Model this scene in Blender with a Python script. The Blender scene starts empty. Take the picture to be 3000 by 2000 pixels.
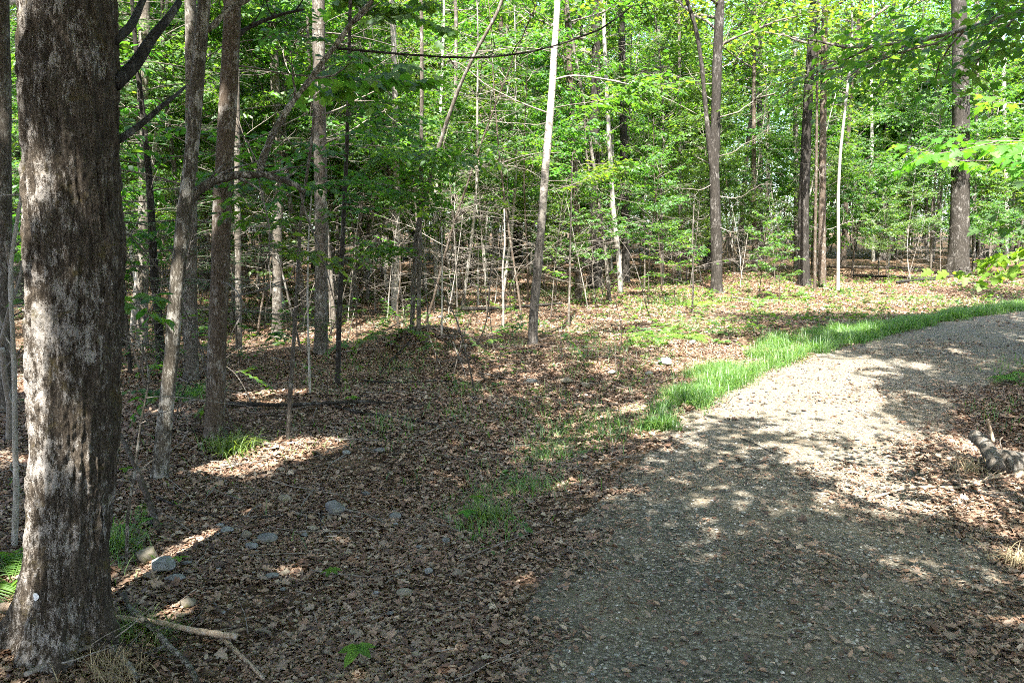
import bpy, math, random
import numpy as np

# ---------------------------------------------------------------- camera, sky, sun, exposure
SC = bpy.context.scene
CAMZ, FPX, PITCH = 1.8, 1811.0, math.atan(244.0 / 1811.0)      # eye height, focal length in photo pixels (2352 wide), tilt down
cam_d = bpy.data.cameras.new('camera'); cam = bpy.data.objects.new('camera', cam_d)
SC.collection.objects.link(cam); SC.camera = cam
cam.location = (0, 0, CAMZ); cam.rotation_euler = (math.pi / 2 - PITCH, 0, 0)
cam_d.sensor_width = 36.0; cam_d.lens = 36.0 * FPX / 2352.0
cam_d.clip_start = 0.05; cam_d.clip_end = 2000

SUN_EL, SUN_AZ = math.radians(58), math.radians(188)             # azimuth clockwise from +Y: behind the camera, a little to its left
SUNV = np.array([math.sin(SUN_AZ) * math.cos(SUN_EL), math.cos(SUN_AZ) * math.cos(SUN_EL), math.sin(SUN_EL)])
w = bpy.data.worlds.new('World'); SC.world = w; w.use_nodes = True
nt = w.node_tree; bg = nt.nodes['Background']
sky = nt.nodes.new('ShaderNodeTexSky'); sky.sky_type = 'NISHITA'; sky.sun_disc = False
sky.sun_elevation = SUN_EL; sky.sun_rotation = SUN_AZ
sky.dust_density = 2.5; sky.ozone_density = 0.4; sky.air_density = 0.8
nt.links.new(sky.outputs[0], bg.inputs[0]); bg.inputs[1].default_value = 0.14
sl = bpy.data.lights.new('sun', 'SUN'); sun = bpy.data.objects.new('sun', sl); SC.collection.objects.link(sun)
sl.energy = 4.8; sl.angle = math.radians(0.55); sl.color = (1.0, 0.945, 0.875)
sun.rotation_euler = (math.pi / 2 - SUN_EL, 0, -SUN_AZ + math.pi)
sun.location = (0, -5, 40)
SC.view_settings.view_transform = 'Standard'; SC.view_settings.look = 'None'
SC.view_settings.exposure = 2.82; SC.view_settings.gamma = 1.0
cy = SC.cycles
cy.max_bounces = 6; cy.diffuse_bounces = 4; cy.glossy_bounces = 1; cy.transmission_bounces = 4; cy.transparent_max_bounces = 4
cy.sample_clamp_indirect = 4.0; cy.caustics_reflective = False; cy.caustics_refractive = False
cy.filter_width = 0.95; cy.use_denoising = False
cy.use_adaptive_sampling = True; cy.adaptive_threshold = 0.02

rng = np.random.default_rng(7)
COL = SC.collection

# ---------------------------------------------------------------- noise
def _h(i, j, k, s):
    with np.errstate(over='ignore'):
        n = (i.astype(np.uint32) * np.uint32(374761393) + j.astype(np.uint32) * np.uint32(668265263)
             + k.astype(np.uint32) * np.uint32(2147483647) + np.uint32(s) * np.uint32(974634777))
        n = (n ^ (n >> np.uint32(13))) * np.uint32(1274126177)
        n = n ^ (n >> np.uint32(16))
    return n.astype(np.float64) / 4294967295.0

def noise(x, y, z=None, s=0):
    x = np.asarray(x, float); y = np.asarray(y, float)
    z = np.zeros_like(x) if z is None else np.asarray(z, float)
    xi, yi, zi = np.floor(x), np.floor(y), np.floor(z)
    fx, fy, fz = x - xi, y - yi, z - zi
    fx = fx * fx * (3 - 2 * fx); fy = fy * fy * (3 - 2 * fy); fz = fz * fz * (3 - 2 * fz)
    xi = xi.astype(np.int64); yi = yi.astype(np.int64); zi = zi.astype(np.int64)
    r = 0
    for a in (0, 1):
        for b in (0, 1):
            for c in (0, 1):
                wt = (fx if a else 1 - fx) * (fy if b else 1 - fy) * (fz if c else 1 - fz)
                r = r + wt * _h(xi + a, yi + b, zi + c, s)
    return r

def fbm(x, y, z=None, s=0, o=4):
    r, a, t = 0, 0.5, 0
    x = np.asarray(x, float); y = np.asarray(y, float)
    for k in range(o):
        f = 2.0 ** k
        r = r + a * noise(x * f + 17.3 * k, y * f, None if z is None else np.asarray(z, float) * f, s + k); t += a; a *= 0.5
    return r / t

# ---------------------------------------------------------------- pixels of the photograph <-> the place
SP, CP = math.sin(PITCH), math.cos(PITCH)
def ray(px, py):
    a, b = (px - 1176.0) / FPX, -(py - 784.0) / FPX
    return np.array([a, b * SP + CP, b * CP - SP])
def on_plane(px, py, Y):
    d = ray(px, py); t = Y / d[1]
    return np.array([d[0] * t, Y, CAMZ + d[2] * t])
def project(x, y, z):
    z = z - CAMZ
    dep = y * CP - z * SP
    dep = np.where(np.abs(dep) < 1e-3, 1e-3, dep)
    px = 1176 + FPX * x / dep
    py = 784 - FPX * (y * SP + z * CP) / dep
    return px, py, dep

def h_base(x, y):
    x = np.asarray(x, float); y = np.asarray(y, float)
    return 0.02 * np.maximum(0, np.minimum(y, 120) - 9.0)
TG = 1.5 * (160 / 1.5) ** np.linspace(0, 1, 700)
def ground_hit(px, py, hf):
    d = ray(px, py); Pt = d[None] * TG[:, None]
    e = CAMZ + Pt[:, 2] - hf(Pt[:, 0], Pt[:, 1]); i = int(np.argmax(e <= 0)) if (e <= 0).any() else len(TG) - 1
    t = TG[i] if i == 0 else TG[i - 1] + (TG[i] - TG[i - 1]) * np.clip(e[i - 1] / max(e[i - 1] - e[i], 1e-9), 0, 1)
    p = d * t
    return np.array([p[0], p[1], float(hf(p[0:1], p[1:2])[0])])

edge_px = [(1085, 1568), (1160, 1400), (1250, 1250), (1400, 1100), (1500, 1000), (1600, 920), (1735, 850), (1960, 785), (2080, 755), (2250, 722), (2352, 713)]
EDGE = np.array([[-0.75, -6], [-0.5, 0.0]] + [list(ground_hit(a, b, h_base)[:2]) for a, b in edge_px] + [[21, 24.5], [46, 36]])
def resample(P, n):
    P = np.asarray(P, float); s = np.r_[0, np.cumsum(np.linalg.norm(np.diff(P, axis=0), axis=1))]
    u = np.linspace(0, s[-1], n)
    return np.stack([np.interp(u, s, P[:, i]) for i in range(P.shape[1])], 1)
def smooth(P, it):
    P = P.copy()
    for _ in range(it): P[1:-1] = 0.25 * P[:-2] + 0.5 * P[1:-1] + 0.25 * P[2:]
    return P
E2 = smooth(resample(EDGE, 160), 14)
T2 = np.gradient(E2, axis=0); T2 /= np.linalg.norm(T2, axis=1)[:, None]
CEN = E2 + np.stack([T2[:, 1], -T2[:, 0]], 1) * 1.25
CEN = smooth(CEN, 6)
TC = np.gradient(CEN, axis=0); TC /= np.linalg.norm(TC, axis=1)[:, None]
def path_s(x, y):
    """signed distance to the centre line of the track, right side positive; also the index along it"""
    x = np.asarray(x, float).ravel(); y = np.asarray(y, float).ravel()
    out = np.empty(len(x)); idx = np.empty(len(x), int)
    for a in range(0, len(x), 20000):
        dx = x[a:a + 20000, None] - CEN[None, :, 0]; dy = y[a:a + 20000, None] - CEN[None, :, 1]
        i = np.argmin(dx * dx + dy * dy, axis=1); r = np.arange(len(i))
        t = TC[i]; out[a:a + 20000] = dx[r, i] * t[:, 1] - dy[r, i] * t[:, 0]; idx[a:a + 20000] = i
        far = np.hypot(dx[r, i], dy[r, i]); s = out[a:a + 20000]
        out[a:a + 20000] = np.where(np.abs(s) < far, np.sign(s + 1e-9) * far, s)
    return out, idx

MOUND = ground_hit(965, 838, h_base)[:2] + np.array([0, 0.75])
def height(x, y):
    sh = np.shape(x); x = np.asarray(x, float).ravel(); y = np.asarray(y, float).ravel()
    s, _ = path_s(x, y)
    z = h_base(x, y)
    off = np.clip((np.abs(s) - 1.3) / 1.2, 0, 1)
    r = np.hypot(x, y)
    z = z + off * (0.16 * (fbm(x * 0.35, y * 0.35, None, 3, 3) - 0.5) + 0.07 * (fbm(x * 1.3, y * 1.3, None, 5, 3) - 0.5)) * np.clip(r / 6, 0.4, 1.6)
    z = z - 0.17 * np.exp(-((-s - 2.35) / 0.75) ** 2) * np.clip((13 - y) / 5, 0, 1)        # ditch along the track
    z = z + 0.10 * np.clip((-s - 3.3) / 2.0, 0, 1) * np.clip((13 - y) / 5, 0, 1)
    z = z + 0.36 * np.exp(-(((x - MOUND[0]) / 0.78) ** 2 + ((y - MOUND[1]) / 0.7) ** 2) ** 1.3)
    z = z - 0.35 * np.exp(-((x - 5.2) / 0.9) ** 2 - ((y - 6.9) / 0.8) ** 2)                        # hollow beside the log
    z = z + np.where(np.abs(s) < 1.3, 0.03 * (1 - (s / 1.3) ** 2), 0) - 0.02 * np.exp(-((np.abs(s) - 0.6) / 0.25) ** 2)
    return z.reshape(sh)
def at(px, py):
    return ground_hit(px, py, height)

# ---------------------------------------------------------------- where the sun comes through the leaves
LIT = [(1740, 872, 135, 32), (1840, 925, 215, 42), (1900, 965, 115, 40), (1985, 840, 135, 11), (1930, 870, 120, 14), (2060, 795, 60, 5), (1860, 1020, 80, 16),
       (1900, 1052, 95, 15), (1950, 1092, 75, 14), (1975, 1130, 60, 18), (1990, 1045, 18, 14), (1660, 905, 70, 16), (2180, 918, 45, 8), (2140, 812, 50, 4),
       (2090, 1145, 110, 25), (2215, 1090, 80, 28), (2290, 1135, 80, 25), (2180, 1165, 60, 10), (1435, 1222, 34, 8), (2020, 1292, 45, 10), (1985, 1283, 40, 8),
       (2340, 1285, 45, 28), (2240, 1240, 25, 8), (2105, 1345, 20, 12), (2190, 1340, 25, 8), (1890, 1165, 22, 8), (1840, 1215, 14, 6), (1660, 1180, 20, 6),
       (545, 1085, 80, 26), (610, 1045, 85, 18), (670, 1025, 60, 10), (610, 930, 45, 8), (560, 935, 45, 8), (700, 925, 40, 6), (400, 965, 60, 10), (640, 950, 60, 6),
       (880, 745, 150, 13), (1010, 765, 130, 16), (1080, 740, 130, 14), (820, 720, 110, 9), (1210, 745, 80, 15), (1280, 750, 60, 10), (960, 715, 110, 8), (1100, 690, 90, 6),
       (1340, 690, 140, 7), (1460, 668, 90, 5), (1560, 760, 90, 12), (1430, 735, 90, 10), (1820, 652, 110, 4), (1950, 650, 90, 4), (700, 745, 70, 8), (590, 745, 60, 8), (480, 760, 80, 8),
       (1790, 812, 90, 18), (1860, 800, 80, 14), (1960, 765, 60, 8), (1555, 835, 50, 14), (1700, 835, 70, 12), (360, 1400, 35, 22), (330, 1355, 15, 12), (270, 1310, 14, 14), (385, 1290, 12, 6),
       (1270, 1105, 28, 8), (1405, 1130, 20, 5), (1500, 840, 30, 6), (740, 1018, 30, 6), (1190, 1350, 14, 7), (30, 1380, 40, 50), (10, 1080, 60, 20), (60, 900, 80, 18), (1130, 830, 35, 6), (1380, 850, 40, 8),
       (2285, 870, 30, 6), (2120, 690, 120, 4), (2010, 705, 60, 4), (1450, 925, 30, 6), (1850, 1310, 20, 8), (2060, 1200, 16, 8), (2250, 1430, 30, 10), (1750, 1270, 12, 5)]
LITA = np.array(LIT, float)
def lit_mask(x, y):
    """True where sunlight should reach the ground at (x, y): canopy leaves over such spots are left out"""
    x = np.asarray(x, float); y = np.asarray(y, float)
    z = h_base(x, y)
    px, py, dep = project(x, y, z)
    nx = (fbm(x * 2.6, y * 2.6, None, 31, 3) - 0.5); ny = (fbm(x * 2.6 + 40, y * 2.6, None, 32, 3) - 0.5)
    m = np.zeros(len(x), bool)
    front = (dep > 1.0)
    for cx, cy_, rx, ry in LITA:
        qx = (px - cx) / rx + nx * 1.5; qy = (py - cy_) / ry + ny * 1.5
        m |= front & (qx * qx + qy * qy < 1.0)
    u = x - (-2.05 + 0.28 * (y - 3.34))
    streak = fbm(x * 2.6 + .35 * y, y * .9, None, 47, 3)
    m &= (streak > np.where((px > 1500) & (y < 13), .50, .42)) | (px < 1400)
    trunk = (u > -.22) & (u < -.03) & (y > 2.7) & (y < 5.4) & (fbm(x * 5, y * 2.6, None, 44, 3) > np.interp(y, [3.9, 4.2], [0.15, 0.43]))
    m |= trunk
    m |= (x > 2.5) & (x < 5.6) & (y > 4.9) & (y < 7.0) & (fbm(x * 1.2, y * 1.2, None, 45, 2) > 0.40)
    wood = (y > np.where(x < -1.0, 11.5, 17)) & (fbm(x * 0.33, y * 0.33, None, 51, 3) > np.where(x < -1.0, 0.405, np.where(x > 3.5, 0.60, 0.55)))
    m |= wood
    return m
GX0, GY0, GST = -45.0, -12.0, 0.08
_gx, _gy = np.meshgrid(np.arange(GX0, 45, GST), np.arange(GY0, 75, GST), indexing='ij')
LITGRID = lit_mask(_gx.ravel(), _gy.ravel()).reshape(_gx.shape)
def cull(P):
    """keep-mask for canopy leaves at world points P"""
    k = SUNV[:2] / SUNV[2]
    gx, gy = P[:, 0] - k[0] * P[:, 2], P[:, 1] - k[1] * P[:, 2]
    gz = h_base(gx, gy)
    gx, gy = gx + k[0] * gz, gy + k[1] * gz
    i = np.clip(((gx - GX0) / GST).astype(int), 1, LITGRID.shape[0] - 2); j = np.clip(((gy - GY0) / GST).astype(int), 1, LITGRID.shape[1] - 2)
    return ~(LITGRID[i, j] | LITGRID[i + 1, j] | LITGRID[i - 1, j] | LITGRID[i, j + 1] | LITGRID[i, j - 1])

# ---------------------------------------------------------------- meshes
class Acc:
    def __init__(s): s.v = []; s.q = []; s.t = []; s.n = 0; s.rq = []; s.rt = []; s.mq = []; s.mt = []
    def add(s, V, Q=None, T=None, rnd=0.5, mi=0):
        V = np.asarray(V, np.float32).reshape(-1, 3)
        if Q is not None and len(Q):
            Q = np.asarray(Q); s.q.append(Q + s.n); s.rq.append(np.broadcast_to(np.asarray(rnd, np.float32), (len(Q),))); s.mq.append(np.full(len(Q), mi, np.int32))
        if T is not None and len(T):
            T = np.asarray(T); s.t.append(T + s.n); s.rt.append(np.broadcast_to(np.asarray(rnd, np.float32), (len(T),))); s.mt.append(np.full(len(T), mi, np.int32))
        s.v.append(V); s.n += len(V)
    def mesh(s, name, mats, smooth_=True):
        me = bpy.data.meshes.new(name)
        V = np.concatenate(s.v) if s.v else np.zeros((0, 3), np.float32)
        Q = np.concatenate(s.q) if s.q else np.zeros((0, 4), int); T = np.concatenate(s.t) if s.t else np.zeros((0, 3), int)
        nq, ntr = len(Q), len(T)
        me.vertices.add(len(V)); me.vertices.foreach_set('co', V.ravel())
        me.loops.add(nq * 4 + ntr * 3); me.loops.foreach_set('vertex_index', np.r_[Q.ravel(), T.ravel()].astype(np.int32))
        me.polygons.add(nq + ntr)
        me.polygons.foreach_set('loop_start', np.r_[np.arange(nq) * 4, nq * 4 + np.arange(ntr) * 3].astype(np.int32))
        mi = np.concatenate(s.mq + s.mt) if (s.mq or s.mt) else np.zeros(0, np.int32)
        me.polygons.foreach_set('material_index', mi)
        if smooth_: me.polygons.foreach_set('use_smooth', np.ones(nq + ntr, bool))
        a = me.attributes.new('rnd', 'FLOAT', 'FACE')
        a.data.foreach_set('value', np.concatenate(s.rq + s.rt) if (s.rq or s.rt) else np.zeros(0, np.float32))
        for m in (mats if isinstance(mats, (list, tuple)) else [mats]): me.materials.append(m)
        me.update(calc_edges=True)
        return me
    def build(s, name, mats, parent=None, smooth_=True, loc=None):
        if loc is not None:
            s.v = [v - np.asarray(loc, np.float32) for v in s.v]
        o = bpy.data.objects.new(name, s.mesh(name, mats, smooth_)); COL.objects.link(o)
        if parent is not None: o.parent = parent
        elif loc is not None: o.location = [float(c) for c in loc]
        return o

def norm(a): return a / np.maximum(np.linalg.norm(a, axis=-1, keepdims=True), 1e-9)
def tube(P, R, k=6, cap=True):
    P = np.asarray(P, float); R = np.broadcast_to(np.asarray(R, float), (len(P),))
    T = norm(np.gradient(P, axis=0)); m = norm(P[-1] - P[0])
    ref = np.array([1.0, 0, 0]) if abs(m[0]) < 0.6 else np.array([0, 1.0, 0])
    B = norm(np.cross(T, ref)); N = np.cross(B, T)
    a = np.arange(k) * 2 * math.pi / k
    V = P[:, None] + R[:, None, None] * (np.cos(a)[None, :, None] * N[:, None] + np.sin(a)[None, :, None] * B[:, None])
    n = len(P); i = np.arange(n - 1)[:, None] * k + np.arange(k)[None]; j = np.arange(n - 1)[:, None] * k + (np.arange(k)[None] + 1) % k
    Q = np.stack([i, j, j + k, i + k], -1).reshape(-1, 4)
    V = V.reshape(-1, 3); Tr = None
    if cap and k > 4:
        V = np.concatenate([V, P[-1:] + T[-1:] * R[-1] * 0.15, P[:1] - T[:1] * R[0] * 0.15]); t = np.arange(k)
        Tr = np.concatenate([np.stack([(n - 1) * k + t, (n - 1) * k + (t + 1) % k, np.full(k, n * k)], 1), np.stack([(t + 1) % k, t, np.full(k, n * k + 1)], 1)])
    return V, Q, Tr

def leaves(acc, P, T, N, L, W, fold=0.12, curl=0.1, rnd=None, mi=1, simple=False):
    n = len(P)
    if n == 0: return
    T = norm(T); B = norm(np.cross(N, T)); N = np.cross(T, B)
    L = np.broadcast_to(L, (n,))[:, None]; W = np.broadcast_to(W, (n,))[:, None]
    fold = np.broadcast_to(fold, (n,))[:, None]; curl = np.broadcast_to(curl, (n,))[:, None]
    if simple: spec = [(0, 0, 0, 0), (.45, .5, 1, .1), (1, 0, 0, 1), (.45, -.5, 1, .1)]; F = np.array([[0, 1, 2, 3]])
    else:
        spec = [(0, 0, 0, 0), (.28, .48, 1, .05), (.68, .36, .75, .45), (1, 0, 0, 1), (.68, -.36, .75, .45), (.28, -.48, 1, .05)]
        F = np.array([[0, 1, 2, 3], [0, 3, 4, 5]])
    V = np.stack([P + T * (L * u) + B * (W * v) + N * (W * fold * f - L * curl * c) for u, v, f, c in spec], 1)
    Q = (np.arange(n)[:, None, None] * len(spec) + F[None]).reshape(-1, 4)
    if rnd is None: rnd = rng.random(n)
    acc.add(V, Q, rnd=np.repeat(rnd, len(F)), mi=mi)

MAPLE = [(0, 0), (-.02, .30), (.16, .52), (.24, .34), (.42, .62), (.55, .52), (.50, .24), (.72, .30), (1.0, 0)]
def maple_leaves(acc, P, T, N, L, rnd=None, mi=1, droop=0.25, fold=0.15):
    n = len(P)
    if n == 0: return
    T = norm(T); B = norm(np.cross(N, T)); N = np.cross(T, B); L = np.broadcast_to(L, (n,))[:, None]
    pts = [(0.0, 0.0)] + MAPLE[1:] + [(u, -v) for u, v in MAPLE[-2:0:-1]]
    V = np.stack([P + T * (L * u) + B * (L * v * 0.95) + N * L * (fold * abs(v) - droop * u * u) for u, v in pts] + [P + T * L * 0.4 - N * L * droop * .16], 1)
    m = len(pts); F = np.array([[m, i, (i + 1) % m] for i in range(m)])
    if rnd is None: rnd = rng.random(n)
    acc.add(V, None, (np.arange(n)[:, None, None] * (m + 1) + F[None]).reshape(-1, 3), rnd=np.repeat(rnd, m), mi=mi)

def wander(p, d, L, n, jit, lift, R=None):
    R = R or rng
    P = [np.array(p, float)]; d = np.array(d, float); d /= np.linalg.norm(d); st = L / (n - 1)
    for i in range(n - 1):
        d = d + R.normal(size=3) * jit; d[2] += lift; d /= np.linalg.norm(d)
        P.append(P[-1] + d * st)
    return np.array(P)

# ---------------------------------------------------------------- materials
class G:
    def __init__(s, name):
        s.m = bpy.data.materials.new(name); s.m.use_nodes = True; s.t = s.m.node_tree; s.t.nodes.clear()
        s.out = s.n('ShaderNodeOutputMaterial')
    def n(s, ty, **kw):
        o = s.t.nodes.new(ty)
        for k, v in kw.items():
            if k in o.inputs: s.set(o.inputs[k], v)
            else: setattr(o, k, v)
        return o
    def set(s, sock, v):
        if isinstance(v, bpy.types.NodeSocket): s.t.links.new(v, sock)
        elif isinstance(v, bpy.types.Node): s.t.links.new(v.outputs[0], sock)
        else:
            if isinstance(v, tuple) and len(v) == 3 and sock.type == 'RGBA': v = v + (1,)
            sock.default_value = v
    def coord(s, scale=(1, 1, 1)):
        c = s.n('ShaderNodeTexCoord'); return s.n('ShaderNodeMapping', Vector=c.outputs['Object'], Scale=scale).outputs[0]
    def noise(s, vec, sc, det=4, rough=0.55, dist=0.0):
        return s.n('ShaderNodeTexNoise', Vector=vec, Scale=sc, Detail=det, Roughness=rough, Distortion=dist).outputs[0]
    def ramp(s, f, stops, interp='LINEAR'):
        r = s.n('ShaderNodeValToRGB', Fac=f); e = r.color_ramp.elements; r.color_ramp.interpolation = interp
        while len(e) < len(stops): e.new(0.5)
        for el, (p, c) in zip(e, stops): el.position = p; el.color = (c if isinstance(c, tuple) else (c, c, c)) + (1,)
        return r.outputs[0]
    def mix(s, f, a, b):
        m = s.n('ShaderNodeMix', data_type='RGBA'); s.set(m.inputs[0], f); s.set(m.inputs[6], a); s.set(m.inputs[7], b); return m.outputs[2]
    def math(s, op, a, b=0.0):
        m = s.n('ShaderNodeMath', operation=op); s.set(m.inputs[0], a); s.set(m.inputs[1], b); return m.outputs[0]
    def attr(s, name): return s.n('ShaderNodeAttribute', attribute_name=name).outputs['Fac']
    def objrnd(s): return s.n('ShaderNodeObjectInfo').outputs['Random']
    def principled(s, col, rough=0.85, bump=None, bstr=0.5, bdist=0.01, spec=0.3):
        p = s.n('ShaderNodeBsdfPrincipled'); s.set(p.inputs['Base Color'], col); s.set(p.inputs['Roughness'], rough)
        p.inputs['Specular IOR Level'].default_value = spec
        if bump is not None:
            b = s.n('ShaderNodeBump', Height=bump, Strength=bstr, Distance=bdist); s.set(p.inputs['Normal'], b)
        s.set(s.out.inputs[0], p.outputs[0]); return s.m

def leaf_mat(name, refl, trans, gloss=0.03, tw=0.5, dead=0.0):
    g = G(name); r = g.attr('rnd'); o = g.objrnd()
    rc = g.ramp(r, [(i / (len(refl) - 1), c) for i, c in enumerate(refl)])
    tc = g.ramp(r, [(i / (len(trans) - 1), c) for i, c in enumerate(trans)])
    hv = g.math('MULTIPLY_ADD', o, 0.05); hv.node.inputs[2].default_value = 0.475
    rc = g.n('ShaderNodeHueSaturation', Hue=hv, Color=rc).outputs[0]; tc = g.n('ShaderNodeHueSaturation', Hue=hv, Color=tc).outputs[0]
    d = g.n('ShaderNodeBsdfDiffuse', Color=rc); t = g.n('ShaderNodeBsdfTranslucent', Color=tc)
    m = g.n('ShaderNodeMixShader'); g.set(m.inputs[0], tw); g.set(m.inputs[1], d); g.set(m.inputs[2], t)
    gl = g.n('ShaderNodeBsdfGlossy', Roughness=0.55); gl.inputs[0].default_value = (0.9, 0.95, 1, 1)
    m2 = g.n('ShaderNodeMixShader'); g.set(m2.inputs[0], gloss); g.set(m2.inputs[1], m); g.set(m2.inputs[2], gl)
    g.set(g.out.inputs[0], m2); return g.m

M = {}
M['leaf'] = leaf_mat('understorey leaf', [(.028, .078, .016), (.05, .115, .02), (.088, .155, .024)], [(.085, .235, .014), (.145, .32, .018), (.24, .40, .025)])
M['leaf_canopy'] = leaf_mat('canopy leaf', [(.03, .074, .014), (.054, .112, .02), (.088, .145, .024)], [(.10, .24, .015), (.17, .33, .02), (.28, .42, .03)])
M['leaf_dark'] = leaf_mat('shade leaf', [(.035, .085, .02), (.055, .12, .028)], [(.08, .2, .02), (.12, .28, .03)])
M['leaf_bright'] = leaf_mat('fresh broad leaf', [(.07, .17, .02), (.11, .24, .03)], [(.2, .45, .02), (.3, .55, .04)], gloss=.015)
M['needle'] = leaf_mat('conifer needle', [(.02, .06, .022), (.04, .10, .03)], [(.04, .12, .02), (.06, .16, .03)], tw=0.3)
M['grass'] = leaf_mat('grass blade', [(.045, .11, .018), (.075, .165, .024), (.11, .21, .032), (.17, .22, .06)], [(.12, .30, .02), (.18, .38, .03), (.24, .42, .04), (.32, .40, .09)], gloss=0.05)
M['fern'] = leaf_mat('fern frond', [(.07, .17, .025), (.11, .22, .03)], [(.18, .40, .03), (.26, .48, .04)])
M['drygrass'] = leaf_mat('dry grass', [(.30, .24, .13), (.42, .36, .20)], [(.2, .15, .06), (.28, .2, .1)], tw=0.25)
M['litter'] = leaf_mat('dead leaf', [(.048, .027, .015), (.115, .067, .038), (.19, .115, .068), (.265, .172, .105), (.335, .24, .157), (.165, .127, .09), (.43, .345, .245)], [(.1, .05, .02), (.2, .1, .05), (.25, .13, .06), (.2, .1, .05), (.2, .12, .07), (.1, .08, .06), (.2, .12, .07)], gloss=0.04, tw=0.12)

def bark(name, dark, mid, light, patch, pamt, sc=1.0, moss=None, mossamt=0.6, bstr=0.6, bd=0.012, lit_crust=0.0):
    g = G(name); v = g.coord((1, 1, 0.2)); v2 = g.coord((1, 1, .55)); v3 = g.coord()
    a = g.noise(v, 30 * sc, 6, 0.7, 0.5); b = g.noise(v2, 8 * sc, 8, 0.72, 0.4); c = g.noise(v3, 1.6 * sc, 4, 0.6); f = g.noise(v3, 90 * sc, 4, 0.7)
    col = g.ramp(g.math('ADD', g.math('MULTIPLY', a, .65), g.math('MULTIPLY', f, .35)), [(0.36, dark), (0.5, mid), (0.66, light)])
    pm = g.math('ADD', b, g.math('MULTIPLY', g.math('SUBTRACT', c, 0.5), 0.6))
    pm = g.math('ADD', pm, g.math('MULTIPLY', g.math('SUBTRACT', f, 0.5), 0.55))
    pm = g.math('ADD', pm, g.math('MULTIPLY', g.math('SUBTRACT', a, 0.5), 0.5))
    if lit_crust: pm = g.math('ADD', pm, g.math('MULTIPLY', g.math('SUBTRACT', g.attr('rnd'), 0.5), lit_crust))
    col = g.mix(g.ramp(pm, [(0.60 - pamt * 0.3, 0.0), (0.72 - pamt * 0.3, 1.0)]), col, g.mix(f, tuple(x * 0.45 for x in patch), patch))
    if moss:
        mm = g.math('ADD', g.noise(v3, 3.1 * sc, 7, 0.75, 0.5), g.math('MULTIPLY', g.math('SUBTRACT', f, .5), .3))
        col = g.mix(g.ramp(mm, [(mossamt, 0.0), (mossamt + 0.1, .9)]), col, moss)
    ob = g.n('ShaderNodeHueSaturation', Color=col, Value=g.math('MULTIPLY_ADD', g.objrnd(), 0.5)); ob.inputs['Value'].links[0].from_node.inputs[2].default_value = 0.75
    hgt = g.math('ADD', a, g.math('MULTIPLY', f, 0.5))
    return g.principled(ob.outputs[0], 0.92, hgt, bstr, bd, 0.15)
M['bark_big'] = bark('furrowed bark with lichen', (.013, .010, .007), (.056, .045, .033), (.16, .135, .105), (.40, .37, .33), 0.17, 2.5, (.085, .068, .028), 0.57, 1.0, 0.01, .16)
M['bark_grey'] = bark('grey bark', (.03, .025, .02), (.085, .074, .06), (.17, .15, .125), (.32, .31, .275), 0.22, 2.6)
M['bark_dark'] = bark('dark bark', (.010, .009, .007), (.028, .025, .021), (.065, .058, .049), (.19, .18, .165), 0.10, 1.6)
M['bark_brown'] = bark('brown bark', (.025, .018, .012), (.065, .05, .036), (.13, .105, .08), (.27, .25, .22), 0.16, 2.8)
M['bark_lichen'] = bark('bark with lichen blotches', (.022, .018, .013), (.065, .056, .042), (.14, .125, .10), (.40, .38, .33), 0.34, 3.0, (.10, .085, .03), 0.63)
M['bark_pale'] = bark('pale bark', (.16, .145, .12), (.30, .28, .24), (.42, .40, .36), (.50, .48, .44), 0.3, 1.4)
M['twig'] = bark('twig bark', (.05, .042, .035), (.12, .105, .088), (.2, .18, .155), (.33, .31, .28), 0.2, 3.0, None, 0.6, 0.3, 0.003)
M['twig_pale'] = bark('dead twig wood', (.085, .074, .06), (.16, .14, .115), (.25, .225, .19), (.33, .31, .28), 0.3, 3.0, None, 0.6, 0.3, 0.003)
M['wood'] = bark('weathered wood', (.15, .105, .07), (.30, .225, .155), (.44, .36, .27), (.42, .38, .33), 0.12, 2.2, (.16, .15, .05), 0.66, 0.5, 0.006)
def birch():
    g = G('white birch bark'); v = g.coord((1, 1, 5.0)); v2 = g.coord()
    z = g.n('ShaderNodeSeparateXYZ', Vector=g.n('ShaderNodeTexCoord').outputs['Object']).outputs[2]
    len_ = g.noise(v, 16, 4, 0.6); b = g.noise(v2, 9, 5, 0.65); a = g.noise(g.coord((1, 1, .25)), 40, 5, 0.6)
    white = g.mix(g.ramp(len_, [(.38, 1.0), (.47, 0.0)]), (.40, .375, .335), (.09, .07, .055))
    white = g.mix(g.ramp(b, [(.5, 0.0), (.66, 0.75)]), white, (.27, .24, .20))
    dark = g.ramp(g.math('ADD', g.math('MULTIPLY', a, .6), g.math('MULTIPLY', b, .4)), [(.36, (.022, .019, .016)), (.5, (.075, .067, .058)), (.64, (.19, .175, .155))])
    f = g.ramp(g.math('ADD', g.math('MULTIPLY', z, 0.22), g.math('MULTIPLY', g.math('SUBTRACT', b, 0.5), 1.5)), [(.38, 0.0), (.75, 1.0)])  # darker lower down: partly its own bark, partly shade put into the colour
    return g.principled(g.mix(f, dark, white), 0.75, g.math('ADD', a, len_), 0.5, 0.006, 0.25)
M['bark_birch'] = birch()
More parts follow.
